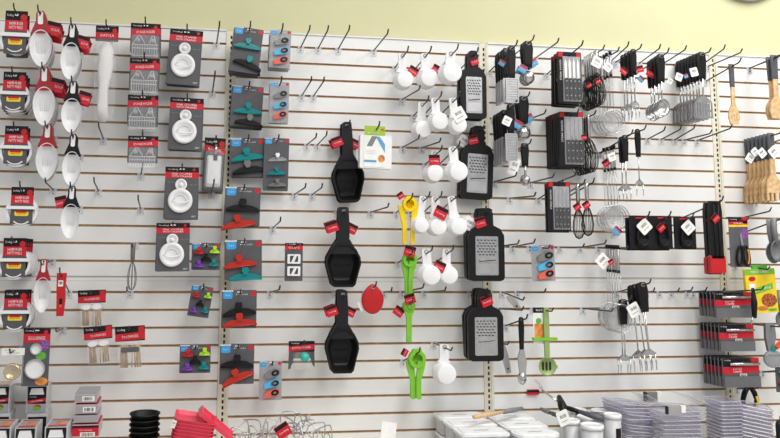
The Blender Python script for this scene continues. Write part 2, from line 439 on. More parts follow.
# ---- clips
def bag_clip(rt, cx, cz, L, m, ang, mg=None, y=-.004, wide=.20):
    """long jaw bar with a squeeze grip above its middle"""
    T = Matrix.Translation((cx, y, cz)) @ Matrix.Rotation(-ang, 4, 'Y')
    b = MB(); b.M = T
    t = L*wide
    out = [(-L/2, -t*.45), (-L/2+t*.1, 0), (-L*.28, t*.42), (0, t*.60), (L*.28, t*.42), (L/2-t*.1, 0), (L/2, -t*.45)]
    b.prism(out, -.010, 0, m); b.tube([(-L/2, -.010, -t*.40), (L/2, -.010, -t*.40)], .003, m, 6); o = b.build('bag_clip', rt)
    b = MB(); b.M = T
    b.prism([(-t*.28, t*.35), (-t*.55, t*1.0), (-t*.42, t*1.45), (t*.42, t*1.45), (t*.55, t*1.0), (t*.28, t*.35)], -.020, -.006, mg or m); b.build('grip', o)
    return o
def clip_card_bits(b, w, h, grey=CGREY, t=.0015):
    b.prism(rrect(0, -h/2, w, h, .004), -t/2, t/2, grey); y = -t/2-.0005
    s = min(w, h)
    b.flat(rrect(-w/2+s*.17, -s*.15, s*.27, s*.20, s*.05), y, BLUE); b.flat(ell(w/2-s*.10, -s*.10, s*.075, s*.075, 14), y, RED)
    b.flat([(-w/2+.001, -.001), (-w*.18, -.001), (-w*.18, -s*.045), (-w/2+.001, -s*.045)], y-.0002, WPRINT)
    b.text('Cooking', -w*.34, -s*.023, w*.22, s*.028, y-.0005, DARK); b.text('BAG CLIPS', w*.08, -s*.12, w*.34, s*.035, y-.0005, WPRINT)
    b.text('2 pc', -w/2+s*.17, -s*.15, s*.14, s*.06, y-.0005, WPRINT)
    b.flat(rrect(0, -s*.055, w*.14, .004, .002), y-.0003, WPRINT)
def clipcard(rt, w, h, clips=()):
    b = MB(); clip_card_bits(b, w, h); b.build('card', rt)
    for cx, cz, L, m, ang, mg in clips: bag_clip(rt, cx*w, -cz*h, L*w, m, R(ang), mg)
def fiveclips(rt, w, h):
    b = MB(); clip_card_bits(b, w, h); b.build('card', rt)
    for cx, cz, m in ((-.24, .33, REDP), (.30, .30, LIME), (.0, .58, BPLAST), (-.24, .82, PURPLE), (.28, .78, TEAL)):
        bag_clip(rt, cx*w, -cz*h, w*.36, m, 0, wide=.36)
def magclip(rt, cx, cz, w, m, ang=14):
    T = Matrix.Translation((cx, -.002, cz)) @ Matrix.Rotation(-R(ang), 4, 'Y')
    b = MB(); b.M = T
    b.prism([(-w*.5, -w*.16), (-w*.46, w*.10), (-w*.1, w*.20), (w*.28, w*.26), (w*.50, w*.12), (w*.50, -w*.08), (w*.28, -w*.22), (-w*.1, -w*.20)], -.014, 0, m)
    o = b.build('magnet_clip', rt)
    b = MB(); b.M = T; b.ring(ell(w*.20, w*.02, w*.24, w*.17, 20), ell(w*.20, w*.02, w*.11, w*.07, 20), -.018, -.014, BPLAST); b.prism(ell(w*.20, w*.02, w*.11, w*.07, 20), -.0165, -.014, GREYP); b.build('magnet_ring', o)
def magcard(rt, w, h):
    b = MB(); clip_card_bits(b, w, h, LGREY); b.build('card', rt)
    for cz, m in ((.32, GREYP), (.58, CYAN), (.82, ORANGE)): magclip(rt, w*.05, -cz*h, w*.72, m)
    b = MB(); b.radial(rrect(0, -h*.57, w*.9, h*.78, .01), (0, -h*.57), [(1, -.002), (.97, -.018), (0, -.021)], CLEAR, False); b.build('blister', rt)
def tripleclip(rt, w, h):
    b = MB(); clip_card_bits(b, w, h); b.build('card', rt)
    for cx, cz, m, g in ((.04, .40, CLEARB, WP), (.02, .66, TEAL, TEAL), (.06, .88, GREYP, GREYP)): bag_clip(rt, cx*w, -cz*h, w*.72, m, R(4), g, wide=.22)
# ---- toothpicks
def picks(rt, w, h, band=False):
    b = MB(); hh = h*.36
    b.prism(rrect(0, -hh/2, w, hh, .003), -.001, .001, BLACK)
    b.flat([(-w/2, -hh*.52), (w/2, -hh*.40), (w/2, -hh*.9), (-w/2, -hh*.98)], -.0016, RED); b.text('TOOTHPICKS', 0, -hh*.70, w*.55, hh*.18, -.0022, WPRINT, R(3))
    b.text('Cooking', -w*.30, -hh*.25, w*.26, hh*.20, -.0022, WPRINT); b.flat(rrect(w*.38, -hh*.26, w*.2, hh*.4, .003), -.0019, REDP); b.build('header_card', rt)
    rr = random.Random(3)
    for s in (-1, 1):
        b = MB(); cx = s*w*.19
        if not band:
            b.radial(ell(cx, -h*.46, w*.17, h*.075, 14), (cx, -h*.46), [(0, -.022), (1, -.022), (1, .004), (0, .004)], WP, False)
        for i in range(16):
            x = cx+rr.uniform(-1, 1)*w*.13; y = -.009+rr.uniform(-.009, .009)
            b.tube([(x, y, -h*.44), (x+rr.uniform(-.004, .004), y, -h*.98)], .0019, PICK, 4)
        b.build('toothpick_bundle', rt)
    if band:
        b = MB(); b.prism(rrect(0, -h*.55, w*.6, h*.12, .006), -.022, -.018, BPLAST); b.build('holder', rt)
    b = MB(); b.prism(rrect(0, -h*.70, w*.78, h*.62, .006), -.024, -.0235, CLEAR); b.build('bag', rt)
# ---- misc cards
def garnish(rt, w, h):
    b = MB(); header_card(b, w, h, h*.10, h*.15, 'EGG RINGS')
    b.flat(ell(w*.28, -h*.30, w*.2, h*.10, 14), -.0016, PPRINT); b.flat(ell(w*.18, -h*.48, w*.2, h*.07, 14), -.0016, GPRINT); b.flat(ell(w*.24, -h*.92, w*.24, h*.07, 14), -.0016, OPRINT)
    b.build('card', rt)
    for cz, r in ((.36, .18), (.70, .34)):
        b = MB(); b.prism(ell(0, -h*cz, w*r, w*r, 24), -.003, -.001, WP); b.ring(ell(0, -h*cz, w*(r+.04), w*(r+.04), 24), ell(0, -h*cz, w*r, w*r, 24), -.012, -.001, STEEL); b.build('metal_ring', rt)
def brassring(rt, w, h):
    b = MB(); b.prism(rrect(0, -h*.10, w, h*.2, .002), -.001, .001, PAPER); b.text('Cooking', -w*.15, -h*.06, w*.5, h*.05, -.0016, DARK); b.text('JAR LID', 0, -h*.14, w*.6, h*.03, -.0016, DARK); b.build('header_card', rt)
    b = MB(); r = w*.38; c = (0, -h*.66)
    b.radial(ell(*c, r, r, 30), c, [(0, -.004), (.66, -.004), (.72, -.010), (.9, -.010), (1, -.006), (1, .004)], BRASS); b.build('lid', rt)
    b = MB(); b.prism(rrect(0, -h*.58, w, h*.84, .006), -.013, -.0125, TRANSB); b.build('bag', rt)
def spoonpack(rt, w, h):
    b = MB(); hh = h*.16; header_card(b, w, hh, hh*.42, hh*.40, 'SPATULA'); b.build('header_card', rt)
    b = MB(); out = [(-w*.10, -h*.17), (w*.14, -h*.17), (w*.32, -h*.24), (w*.36, -h*.40), (w*.24, -h*.56), (w*.15, -h*.66), (w*.20, -h*.94), (w*.10, -h*.98), (-w*.20, -h*.98), (-w*.30, -h*.92), (-w*.26, -h*.60), (-w*.36, -h*.42), (-w*.28, -h*.22)]
    c = (0, -h*.5); b.radial(out, c, [(0, -.016), (.7, -.015), (1, -.008), (1, .004), (0, .005)], WP, True); b.build('spatula', rt)
    b = MB(); b.radial(rrect(0, -h*.57, w*1.0, h*.86, .012), (0, -h*.57), [(1, -.001), (.92, -.022), (.6, -.027), (0, -.025)], TRANSB, False)
    rr = random.Random(9)
    for i in range(16):
        z = -h*rr.uniform(.18, .98); x = rr.choice((-1, 1))*w*rr.uniform(.22, .46)
        b.tube([(x, -.024, z), (x+w*rr.uniform(-.12, .12), -.028, z-h*.02), (x+w*rr.uniform(-.1, .1), -.024, z-h*.05)], .0012, RIBGLINT, 4)  # pale strokes painted in as highlights on the bag's crinkles
    b.build('bag', rt)
def redpeel(rt, w, h):
    b = MB(); b.prism([(-w*.48, 0), (w*.5, 0), (w*.42, -h*.35), (w*.48, -h*.62), (w*.36, -h), (-w*.34, -h), (-w*.40, -h*.6), (-w*.46, -h*.3)], -.008, .006, REDP); b.build('body', rt)
    b = MB(); b.prism(rrect(-w*.05, -h*.24, w*.5, h*.14, .002), -.0095, -.008, PAPER); b.barcode(-w*.05, -h*.23, w*.36, h*.07, -.0101)
    b.prism(rrect(w*.05, -h*.66, w*.3, h*.14, .002), -.0095, -.008, BLACK); b.flat(ell(w*.05, -h*.76, w*.16, w*.16, 12), -.0100, ORANGE); b.build('sticker', rt)
def toolcard(rt, w, h):
    b = MB(); header_card(b, w, h, h*.16, h*.12, 'BASTER', grey=CGREY, slant=-.15); b.build('card', rt)
    b = MB(); b.radial(rrect(0, -h*.62, w*.7, h*.58, .01), (0, -h*.62), [(0, -.024), (.8, -.022), (1, -.012), (1, -.001)], WP, False)
    b.build('white_holder', rt)
    b = MB(); b.tube([(w*.05, -.020, -h*.12), (w*.05, -.020, -h*.34)], w*.07, STEEL, 10); b.tube([(w*.05, -.02, -h*.32), (w*.05, -.02, -h*.42)], w*.10, BPLAST, 10); b.build('tube', rt)
    b = MB(); b.radial(rrect(0, -h*.6, w*.9, h*.74, .012), (0, -h*.6), [(1, -.002), (.94, -.03), (0, -.034)], CLEARB, False); b.build('blister', rt)
def twoclips(rt, w, h):
    b = MB(); header_card(b, w, h, h*.07, h*.11, 'CLIPS', bottom=0); b.build('card', rt)
    for cz in (.42, .74):
        b = MB(); z = -h*cz
        b.ring(rrect(0, z, w*.72, h*.25, .004), rrect(0, z, w*.46, h*.16, .003), -.008, -.001, WP)
        b.prism(rot2(rrect(0, z, w*.14, h*.26, .002), R(-24), (0, z)), -.012, -.002, WP); b.build('white_clip', rt)
def batcard(rt, w, h):
    b = MB(); b.prism(rrect(0, -h*.18, w*.98, h*.36, .004), -.001, .001, BLACK)
    b.flat([(-w*.49, -h*.18), (w*.49, -h*.10), (w*.49, -h*.28), (-w*.49, -h*.36)], -.0016, RED); b.text('BOTTLE STOPPER', 0, -h*.22, w*.7, h*.06, -.0022, WPRINT, R(3))
    b.prism([(-w*.48, -h*.30), (w*.48, -h*.26), (w*.5, -h*.88), (w*.42, -h*.80), (w*.34, -h*.58), (-w*.30, -h*.58), (-w*.42, -h*.92), (-w*.5, -h*.94)], -.0005, .0010, CGREY); b.text('Cooking', -w*.25, -h*.08, w*.3, h*.06, -.0022, WPRINT); b.build('card', rt)
    b = MB(); b.radial(ell(w*.10, -h*.52, w*.16, w*.16, 20), (w*.10, -h*.52), [(0, -.030), (.85, -.028), (1, -.020), (1, -.002)], mat('mint_plastic', (.02, .50, .38), .3)); b.build('stopper', rt)
    b = MB(); b.radial(rrect(0, -h*.66, w*.66, h*.62, .02), (0, -h*.66), [(1, 0), (.9, -.02), (0, -.022)], CLEARB, False); b.build('blister', rt)
# ---- black ice scoop
def icescoop(rt, w, h):
    hh = h*.50; b = MB(); hw = w*.15
    b.prism([(-hw*.9, -.004), (-hw*.5, 0), (hw*.5, 0), (hw*.9, -.004), (hw*1.15, -hh*.5), (hw*1.1, -hh*.8), (w*.34, -hh*1.05), (w*.40, -hh*1.18), (-w*.40, -hh*1.18), (-w*.34, -hh*1.05), (-hw*1.1, -hh*.8), (-hw*1.15, -hh*.5)], -.008, .008, BSOFT)
    o = b.build('handle', rt)
    b = MB(); b.prism(rrect(0, -.016, hw*.8, .010, .004), -.0088, -.0080, GREYP); b.build('hang_hole', o)
    cz = -hh-(h-hh)*.48; H = (h-hh)
    out = [(-w*.26, cz-H*.52), (w*.26, cz-H*.52), (w*.34, cz-H*.46), (w*.50, cz+H*.06), (w*.48, cz+H*.22), (w*.36, cz+H*.42), (w*.16, cz+H*.56), (-w*.16, cz+H*.56), (-w*.36, cz+H*.42), (-w*.48, cz+H*.22), (-w*.50, cz+H*.06), (-w*.34, cz-H*.46)]
    b = MB(); b.radial(out, (0, cz), [(0, .034), (.62, .034), (.70, .030), (.88, -.008), (.9, -.012), (1, -.012), (1, -.006), (.93, -.002), (.74, .038), (0, .039)], BPLAST, False)
    b.build('scoop_pan', rt)
    b = MB()
    for i in range(9):
        b.tube([(-w*.20+i*w*.05, .0325, cz), (-w*.20+i*w*.05, .0325, cz-H*.27)], .0011, BSOFT, 4)
    b.tube([(-w*.25, .0325, cz+H*.02), (w*.25, .0325, cz+H*.02)], .0012, BSOFT, 4); b.build('ribs', rt)
def hangtag(rt, cx, cz, s, ang, front=RED, y=.012, title='Cooking', back=BLACK, name='hang_tag'):
    b = MB(); M = Matrix.Translation((cx, y, cz)) @ Matrix.Rotation(-R(ang), 4, 'Y'); b.M = M
    b.prism(rrect(0, 0, s, s*.9, .003), -.001, .001, front); b.flat([(-s*.48, s*.42), (s*.48, s*.42), (s*.48, s*.16), (-s*.48, s*.16)], -.0016, back); b.text(title, 0, -s*.1, s*.7, s*.16, -.0018, WPRINT)
    return b.build(name, rt)
def whitetag(rt, cx, cz, s, ang, y=-.014, h=None):
    b = MB(); h = h or s*1.05; b.M = Matrix.Translation((cx, y, cz)) @ Matrix.Rotation(-R(ang), 4, 'Y')
    b.prism(rrect(0, 0, s, h, s*.12), -.0006, .0006, PAPER); b.barcode(0, h*.12, s*.5, h*.22, -.0012, MGREY); b.text('1234', 0, -h*.16, s*.4, h*.08, -.0012, DARK) if False else None
    b.flat([(-s*.3, -h*.2), (s*.25, -h*.2), (s*.25, -h*.24), (-s*.3, -h*.24)], -.0012, MGREY)
    return b.build('price_tag', rt)
def icescoop2(rt, w, h):
    icescoop(rt, w, h); hangtag(rt, -w*.34, -h*.25, w*.34, 20, y=-.012); hangtag(rt, w*.26, -h*.27, w*.30, -25)
# ---- white box pack with green header
def whitepack(rt, w, h):
    hd = h*.24; b = MB(); b.radial(rrect(0, -h*.60, w, h*.78, .008), (0, -h*.60), [(0, -.012), (1, -.012), (1.02, .012), (1, .024), (0, .024)], WP, False); b.build('scraper', rt)
    b = MB(); cw = w*.66; b.prism(rrect(-w*.05, -h*.48, cw, h*.96, .003), -.0140, -.0128, PAPER)
    x0, x1 = -w*.05-cw/2, -w*.05+cw/2; y = -.0146
    b.flat([(x0, 0), (x1, 0), (x1, -h*.22), (x0, -h*.22)], y, OLIVE); b.text('green living', -w*.10, -h*.16, cw*.5, h*.05, y-.0006, WPRINT); b.flat(ell(x1-.012, -h*.08, .008, .006, 12), y-.0004, FOOD)
    b.flat([(x0+cw*.12, -h*.48), (x0+cw*.38, -h*.48), (x0+cw*.62, -h*.24), (x0+cw*.36, -h*.24)], y-.0002, MGREY)
    b.flat([(x0+cw*.56, -h*.26), (x0+cw*.72, -h*.24), (x1, -h*.42), (x1, -h*.62)], y-.0002, LBLUE)
    b.flat([(x0, -h*.80), (x0+cw*.6, -h*.80), (x0+cw*.6, -h*.85), (x0, -h*.85)], y-.0002, LBLUE); b.flat(ell(x1-cw*.16, -h*.76, cw*.16, h*.09, 12), y-.0003, OPRINT)
    for i in range(3): b.flat([(x0+.004, -h*(.57+.04*i)), (x0+cw*.55, -h*(.57+.04*i)), (x0+cw*.55, -h*(.575+.04*i)), (x0+.004, -h*(.575+.04*i))], y-.0004, LGREY)
    b.build('card', rt)
def redsilicone(rt, w, h):
    out = []
    for i in range(36):
        a = 2*PI*i/36; z = math.sin(a); x = math.cos(a); k = 1-.42*max(0, z)**2
        out.append((x*w*.5*k, -h*.5+z*h*.5))
    b = MB(); b.radial(out, (0, -h*.55), [(0, -.006), (.9, -.007), (1, -.004), (1, .003), (0, .004)], REDP); b.build('pad', rt)
    b = MB(); b.ring(ell(0, -h*.12, w*.07, w*.07, 12), ell(0, -h*.12, w*.03, w*.03, 12), -.010, -.006, STEELD); b.build('eyelet', rt)
    b = MB(); b.prism(rot2(rrect(-w*.44, -h*.72, w*.36, h*.34, .003), R(28), (-w*.44, -h*.72)), .006, .007, PAPER); b.build('price_tag', rt)
# ---- lemon squeezers
def squeezer(rt, w, h, m=GREEN, split=.16):
    r = w*.42; b = MB(); cx = w*.06
    b.ring(ell(cx, -r, r, r, 28), ell(cx, -r, r*.62, r*.62, 28), -.014, .012, m); b.radial(ell(cx, -r, r*.62, r*.62, 28), (cx, -r), [(1, -.012), (.9, .004), (.4, .014), (0, .016)], m)
    b.prism([(cx-r*.45, r*.12), (cx+r*.45, r*.12), (cx+r*.6, -r*.25), (cx-r*.6, -r*.25)], -.012, .010, m); b.build('press_cup', rt)
    for s in (-1, 1):
        b = MB(); xt = s*w*(split+.08); xb = s*w*split*.8; g = w*.20
        zt = -r*1.2
        b.prism([(xt-g*(1.2 if s < 0 else .8), zt), (xt+g*(.8 if s < 0 else 1.2), zt), (xt+g*.9, zt-h*.15), (xb+g*.62, -h*.6), (xb+g*.62, -h*.98), (xb+g*.3, -h), (xb-g*.3, -h), (xb-g*.62, -h*.98), (xb-g*.62, -h*.6), (xt-g*.9, zt-h*.15)], -.010+.008*(s < 0), .002+.010*(s < 0), m)
        b.build('handle', rt)
def yellowsq(rt, w, h): squeezer(rt, w, h, YELLOW, .28); hangtag(rt, -w*.42, h*.03, w*.42, 35, y=.014)
def greensq(rt, w, h): squeezer(rt, w, h, GREEN, .10); hangtag(rt, 0, .004, w*.66, -15, y=-.020)
def greensq3(rt, w, h): squeezer(rt, w, h, GREEN, .16); hangtag(rt, -w*.5, -h*.06, w*.35, 60, y=.014)
def greensmall(rt, w, h):
    r = w*.5; b = MB(); b.radial(ell(0, -r, r, r, 24), (0, -r), [(0, -.016), (.6, -.015), (1, -.006), (1, .008), (0, .008)], GREEN)
    for i in range(6): b.prism(ell(r*.4*math.cos(i*PI/3), -r+r*.4*math.sin(i*PI/3), r*.09, r*.09, 8), -.0172, -.0145, DARK)
    b.build('strainer_head', rt)
    b = MB(); b.prism([(-r*.8, -r*1.5), (r*.8, -r*1.5), (r*.42, -h*.4), (r*.38, -h), (-r*.38, -h), (-r*.42, -h*.4)], -.008, .006, GREEN); b.build('handle', rt)
    hangtag(rt, 0, .006, w*.85, 15, y=-.018); hangtag(rt, -w*.75, -h*.28, w*.8, -35)
# ---- measuring cup : bottom towards the viewer, handle up
def cup(rt, w, h, tag_=0, big=1):
    r = w*.5; cz = -h+r; b = MB()
    b.radial(ell(0, cz, r, r, 32), (0, cz), [(0, -.022), (.80, -.022), (.90, -.020), (1.0, .030), (1.05, .031), (1.05, .034), (.94, .033), (.86, -.016), (0, -.017)], WP); b.build('cup', rt)
    b = MB(); hw = w*.22
    b.prism([(-hw, -.006), (-hw*.6, 0), (hw*.6, 0), (hw, -.006), (hw*1.0, -h*.4), (hw*1.5, cz+r*.92), (-hw*1.5, cz+r*.92), (-hw*1.0, -h*.4)], .024, .034, WP)
    b.ring(ell(0, -.012, hw*.5, hw*.5, 12), ell(0, -.012, hw*.25, hw*.25, 12), .0225, .0245, LGREY); b.build('handle', rt)
    if tag_ == 1: hangtag(rt, w*.52, -h*.50, w*.55, -30, y=.005)
    if tag_ == 2: whitetag(rt, w*.02, -h*.50, w*.75, 25, y=-.026)
    if tag_ == 3: hangtag(rt, w*.10, -h*.42, w*.70, -25, y=-.026)
    if tag_ == 4: hangtag(rt, -w*.15, -h*.33, w*.62, 10, y=-.02)
# ---- paddle grater
def grater(rt, w, h, hf=.26, tagm=1):
    hh = h*hf; b = MB()
    out = [(-w*.38, -h), (w*.38, -h), (w*.46, -h*.985), (w*.5, -h*.95), (w*.5, -hh-h*.12), (w*.40, -hh-h*.03), (w*.20, -hh*.92), (w*.19, -hh*.3), (w*.15, -hh*.05), (w*.08, 0), (-w*.08, 0), (-w*.15, -hh*.05), (-w*.19, -hh*.3), (-w*.20, -hh*.92), (-w*.40, -hh-h*.03), (-w*.5, -hh-h*.12), (-w*.5, -h*.95), (-w*.46, -h*.985)]
    b.prism(out, -.010, .008, BPLAST); b.build('frame', rt)
    z0, z1 = -hh-h*.13, -h*.92; pw = w*.64; b = MB(); b.prism(rrect(0, (z0+z1)/2, pw, z0-z1, .006), -.0125, -.010, STEEL); o = b.build('grating_plate', rt)
    H = z0-z1; b = MB()
    for r_ in range(6):
        for c in range(6 - r_ % 2):
            x = -pw*.38+c*pw*.15+(r_ % 2)*pw*.075; z = z0-H*(.07+.075*r_)
            b.prism([(x-pw*.045, z+H*.018), (x+pw*.035, z+H*.018), (x+pw*.045, z-H*.018), (x-pw*.02, z-H*.02)], -.0150, -.0125, STEEL)
            b.flat([(x-pw*.05, z-H*.018), (x+pw*.05, z-H*.018), (x+pw*.045, z-H*.045), (x-pw*.045, z-H*.045)], -.0129, DARK)
    b.build('grating_teeth', o)
    b = MB(); b.prism([(-pw*.34, z0-H*.60), (pw*.38, z0-H*.57), (pw*.38, z0-H*.60), (-pw*.34, z0-H*.64)], -.0165, -.0125, STEEL); b.flat([(-pw*.34, z0-H*.64), (pw*.38, z0-H*.60), (pw*.38, z0-H*.62), (-pw*.34, z0-H*.66)], -.0130, DARK)
    b.build('slicing_blade', o)
    b = MB(); b.prism(rrect(0, z0-H*.83, pw*.86, H*.24, .004), -.0132, -.0125, STEELD); b.build('fine_grater', o)
    if tagm: hangtag(rt, w*.02*(1 if tagm == 1 else -1), -hh*.62, w*.32, 22 if tagm == 1 else -15, y=-.0145)
def grater_white(rt, w, h):
    grater(rt, w, h, tagm=0); hangtag(rt, -w*.18, -h*.20, w*.30, 18, y=-.0145); whitetag(rt, -w*.42, -h*.22, w*.34, -28, y=.012)
# ---- long handled tools.  handle(b) draws a black moulded grip of height hh
def grip(rt, w, hh, m=BPLAST, t=.0065, name='handle'):
    b = MB(); out = [(-w*.40, -hh*.05), (-w*.2, 0), (w*.2, 0), (w*.40, -hh*.05), (w*.5, -hh*.3), (w*.42, -hh*.7), (w*.36, -hh), (-w*.36, -hh), (-w*.42, -hh*.7), (-w*.5, -hh*.3)]
    b.radial(out, (0, -hh*.5), [(0, -t), (.72, -t), (1, -t*.45), (1, t*.45), (.72, t), (0, t)], m, False)
    b.ring(ell(0, -hh*.09, w*.20, w*.20, 12), ell(0, -hh*.09, w*.1, w*.1, 12), -t-.0012, -t+.001, MGREY)
    return b.build(name, rt)
def fork(rt, w, h, hf=.42, tagc=0, tines=2):
    hh = h*hf; grip(rt, w*.62, hh)
    b = MB(); zs = -h*.78
    b.tube([(0, 0, -hh+.004), (0, 0, zs)], .0032, STEEL, 6)
    b.prism([(-.003, zs+h*.03), (.003, zs+h*.03), (w*.42, zs-h*.03), (w*.40, zs-h*.05), (-w*.40, zs-h*.05), (-w*.42, zs-h*.03)], -.002, .002, STEEL); b.build('neck', rt)
    for i in range(tines):
        b = MB(); x = (-.34+.68*i/(tines-1))*w
        b.tube([(x, 0, zs-h*.04), (x, -.004, -h*.92), (x, -.001, -h)], [.003, .0026, .0008], STEEL, 6); b.build('tine', rt)
def ladle(rt, w, h, hf=.38):
    hh = h*hf; grip(rt, w*.62, hh); r = w*.5
    b = MB(); b.tube([(0, 0, -hh+.004), (0, .001, -h+r*1.9)], .004, STEEL, 6); b.build('neck', rt)
    b = MB(); b.radial(ell(0, -h+r*1.15, r, r*1.15, 24), (0, -h+r*1.15), [(0, .026), (.4, .023), (.75, .012), (1, -.006), (1, -.004), (.75, .015), (.4, .026), (0, .029)], STEEL); b.build('spoon_bowl', rt)
def turner(rt, w, h, hf=.38):
    hh = h*hf; grip(rt, w*.5, hh); zb = -h*.70
    b = MB(); b.tube([(0, 0, -hh+.004), (0, 0, zb+.006)], .0045, STEEL, 6); b.build('neck', rt)
    b = MB(); H = -zb-h; H = h+zb
    b.prism([(-w*.12, zb+h*.03), (w*.12, zb+h*.03), (w*.44, zb-H*.16), (w*.44, zb-H*.22), (-w*.44, zb-H*.22), (-w*.44, zb-H*.16)], -.002, 0, STEEL)
    b.box(-w*.5, w*.5, -.002, 0, -h, -h+H*.08, STEEL)
    for i in range(7):
        x = -w*.47+i*w*.145; b.box(x, x+w*.075, -.002, 0, -h+H*.08, zb-H*.22, STEEL)
    b.build('slotted_blade', rt)
def flatgrater(rt, w, h, hf=.5, tagc=1, body=.9):
    hh = h*hf; grip(rt, w*.62, hh)
    b = MB(); bw = w*body; H = h-hh
    b.prism(rrect(0, -hh-H*.5, bw, H, .006), -.003, 0, STEEL); b.ring(rrect(0, -hh-H*.5, bw, H, .006), rrect(0, -hh-H*.5, bw*.86, H*.93, .004), -.006, .002, STEELD)
    for r_ in range(9):
        for c in range(5):
            x = -bw*.32+c*bw*.16; z = -hh-H*(.1+.1*r_); b.prism(ell(x, z, bw*.035, H*.018, 6), -.0048, -.003, STEELD)
    b.build('grating_plate', rt)
def zester(rt, w, h, hf=.5):
    hh = h*hf; grip(rt, w*.9, hh); b = MB(); bw = w*.8; H = h-hh
    b.ring(rrect(0, -hh-H*.5, bw, H, .004), rrect(0, -hh-H*.5, bw*.55, H*.9, .003), -.003, .002, STEELD); b.prism(rrect(0, -hh-H*.5, bw*.6, H*.92, .002), -.001, .001, STEEL); b.build('blade_frame', rt)
def icescooper(rt, w, h, hf=.55, tagm=0):
    hh = h*hf; grip(rt, w*.75, hh); b = MB(); r = w*.5; cz = -h+r
    b.tube([(0, 0, -hh+.004), (0, 0, cz+r*.7)], .006, STEEL, 8); b.build('neck', rt)
    b = MB(); b.radial(ell(0, cz, r*.9, r, 22), (0, cz), [(0, -.026), (.5, -.023), (.85, -.008), (1, .004), (.95, .004), (.8, -.004), (0, -.012)], STEEL); b.build('scoop_bowl', rt)
    if tagm: whitetag(rt, -w*1.0, -h*.55, w*.9, -20, y=.0, h=w*1.5)
def peelerset(rt, w, h):
    hh = h*.62; grip(rt, w*.8, hh); 
    o = hangtag(rt, -w*.45, -h*.66, w*.62, -28, front=LBLUE, y=-.006, back=RED); o['label'] = 'blue and red hang tag'
    o = hangtag(rt, w*.45, -h*.50, w*.62, 30, front=LBLUE, y=.006, back=RED); o['label'] = 'blue and red hang tag'
    b = MB(); r = w*.5; cz = -h+r; b.radial(ell(0, cz, r, r, 20), (0, cz), [(0, -.024), (.6, -.02), (1, .0), (1, .004), (0, -.006)], STEEL); b.build('scoop_bowl', rt)
# ---- knife set card
def knives(rt, w, h, wood=False):
    b = MB(); b.prism(rrect(0, -h/2, w, h, .003), -.001, .012, BLACK)
    for s in (-1, 1): b.flat(rrect(s*w*.39, -h*.055, w*.20, h*.09, .003), -.0016, REDP)
    b.flat([(-w*.30, -h*.09), (w*.44, -h*.09), (w*.44, -h*.97), (-w*.30, -h*.97)], -.0018, LGREY)
    b.text('STEAK KNIVES', -w*.40, -h*.36, h*.4, w*.07, -.0022, WPRINT, R(90)); b.build('card', rt)
    for i in range(4):
        x = -w*.19+i*w*.175
        b = MB(); b.prism([(x-w*.04, -h*.52), (x-w*.055, -h*.24), (x-w*.02, -h*.13), (x+w*.045, -h*.20), (x+w*.05, -h*.52)], -.0045, -.002, WPRINT if not wood else STEEL)
        o = b.build('knife', rt)
        b = MB(); b.prism(rrect(x, -h*.73, w*.125, h*.42, .004), -.011, -.002, BPLAST)
        for j in range(3): b.prism(ell(x, -h*(.58+.14*j), w*.028, w*.028, 8), -.0118, -.011, STEEL)
        b.build('knife_handle', o)
    b = MB(); b.radial(rrect(w*.07, -h*.53, w*.80, h*.86, .006), (w*.07, -h*.53), [(1, -.002), (.98, -.014), (0, -.016)], CLEAR, False); b.build('blister', rt)
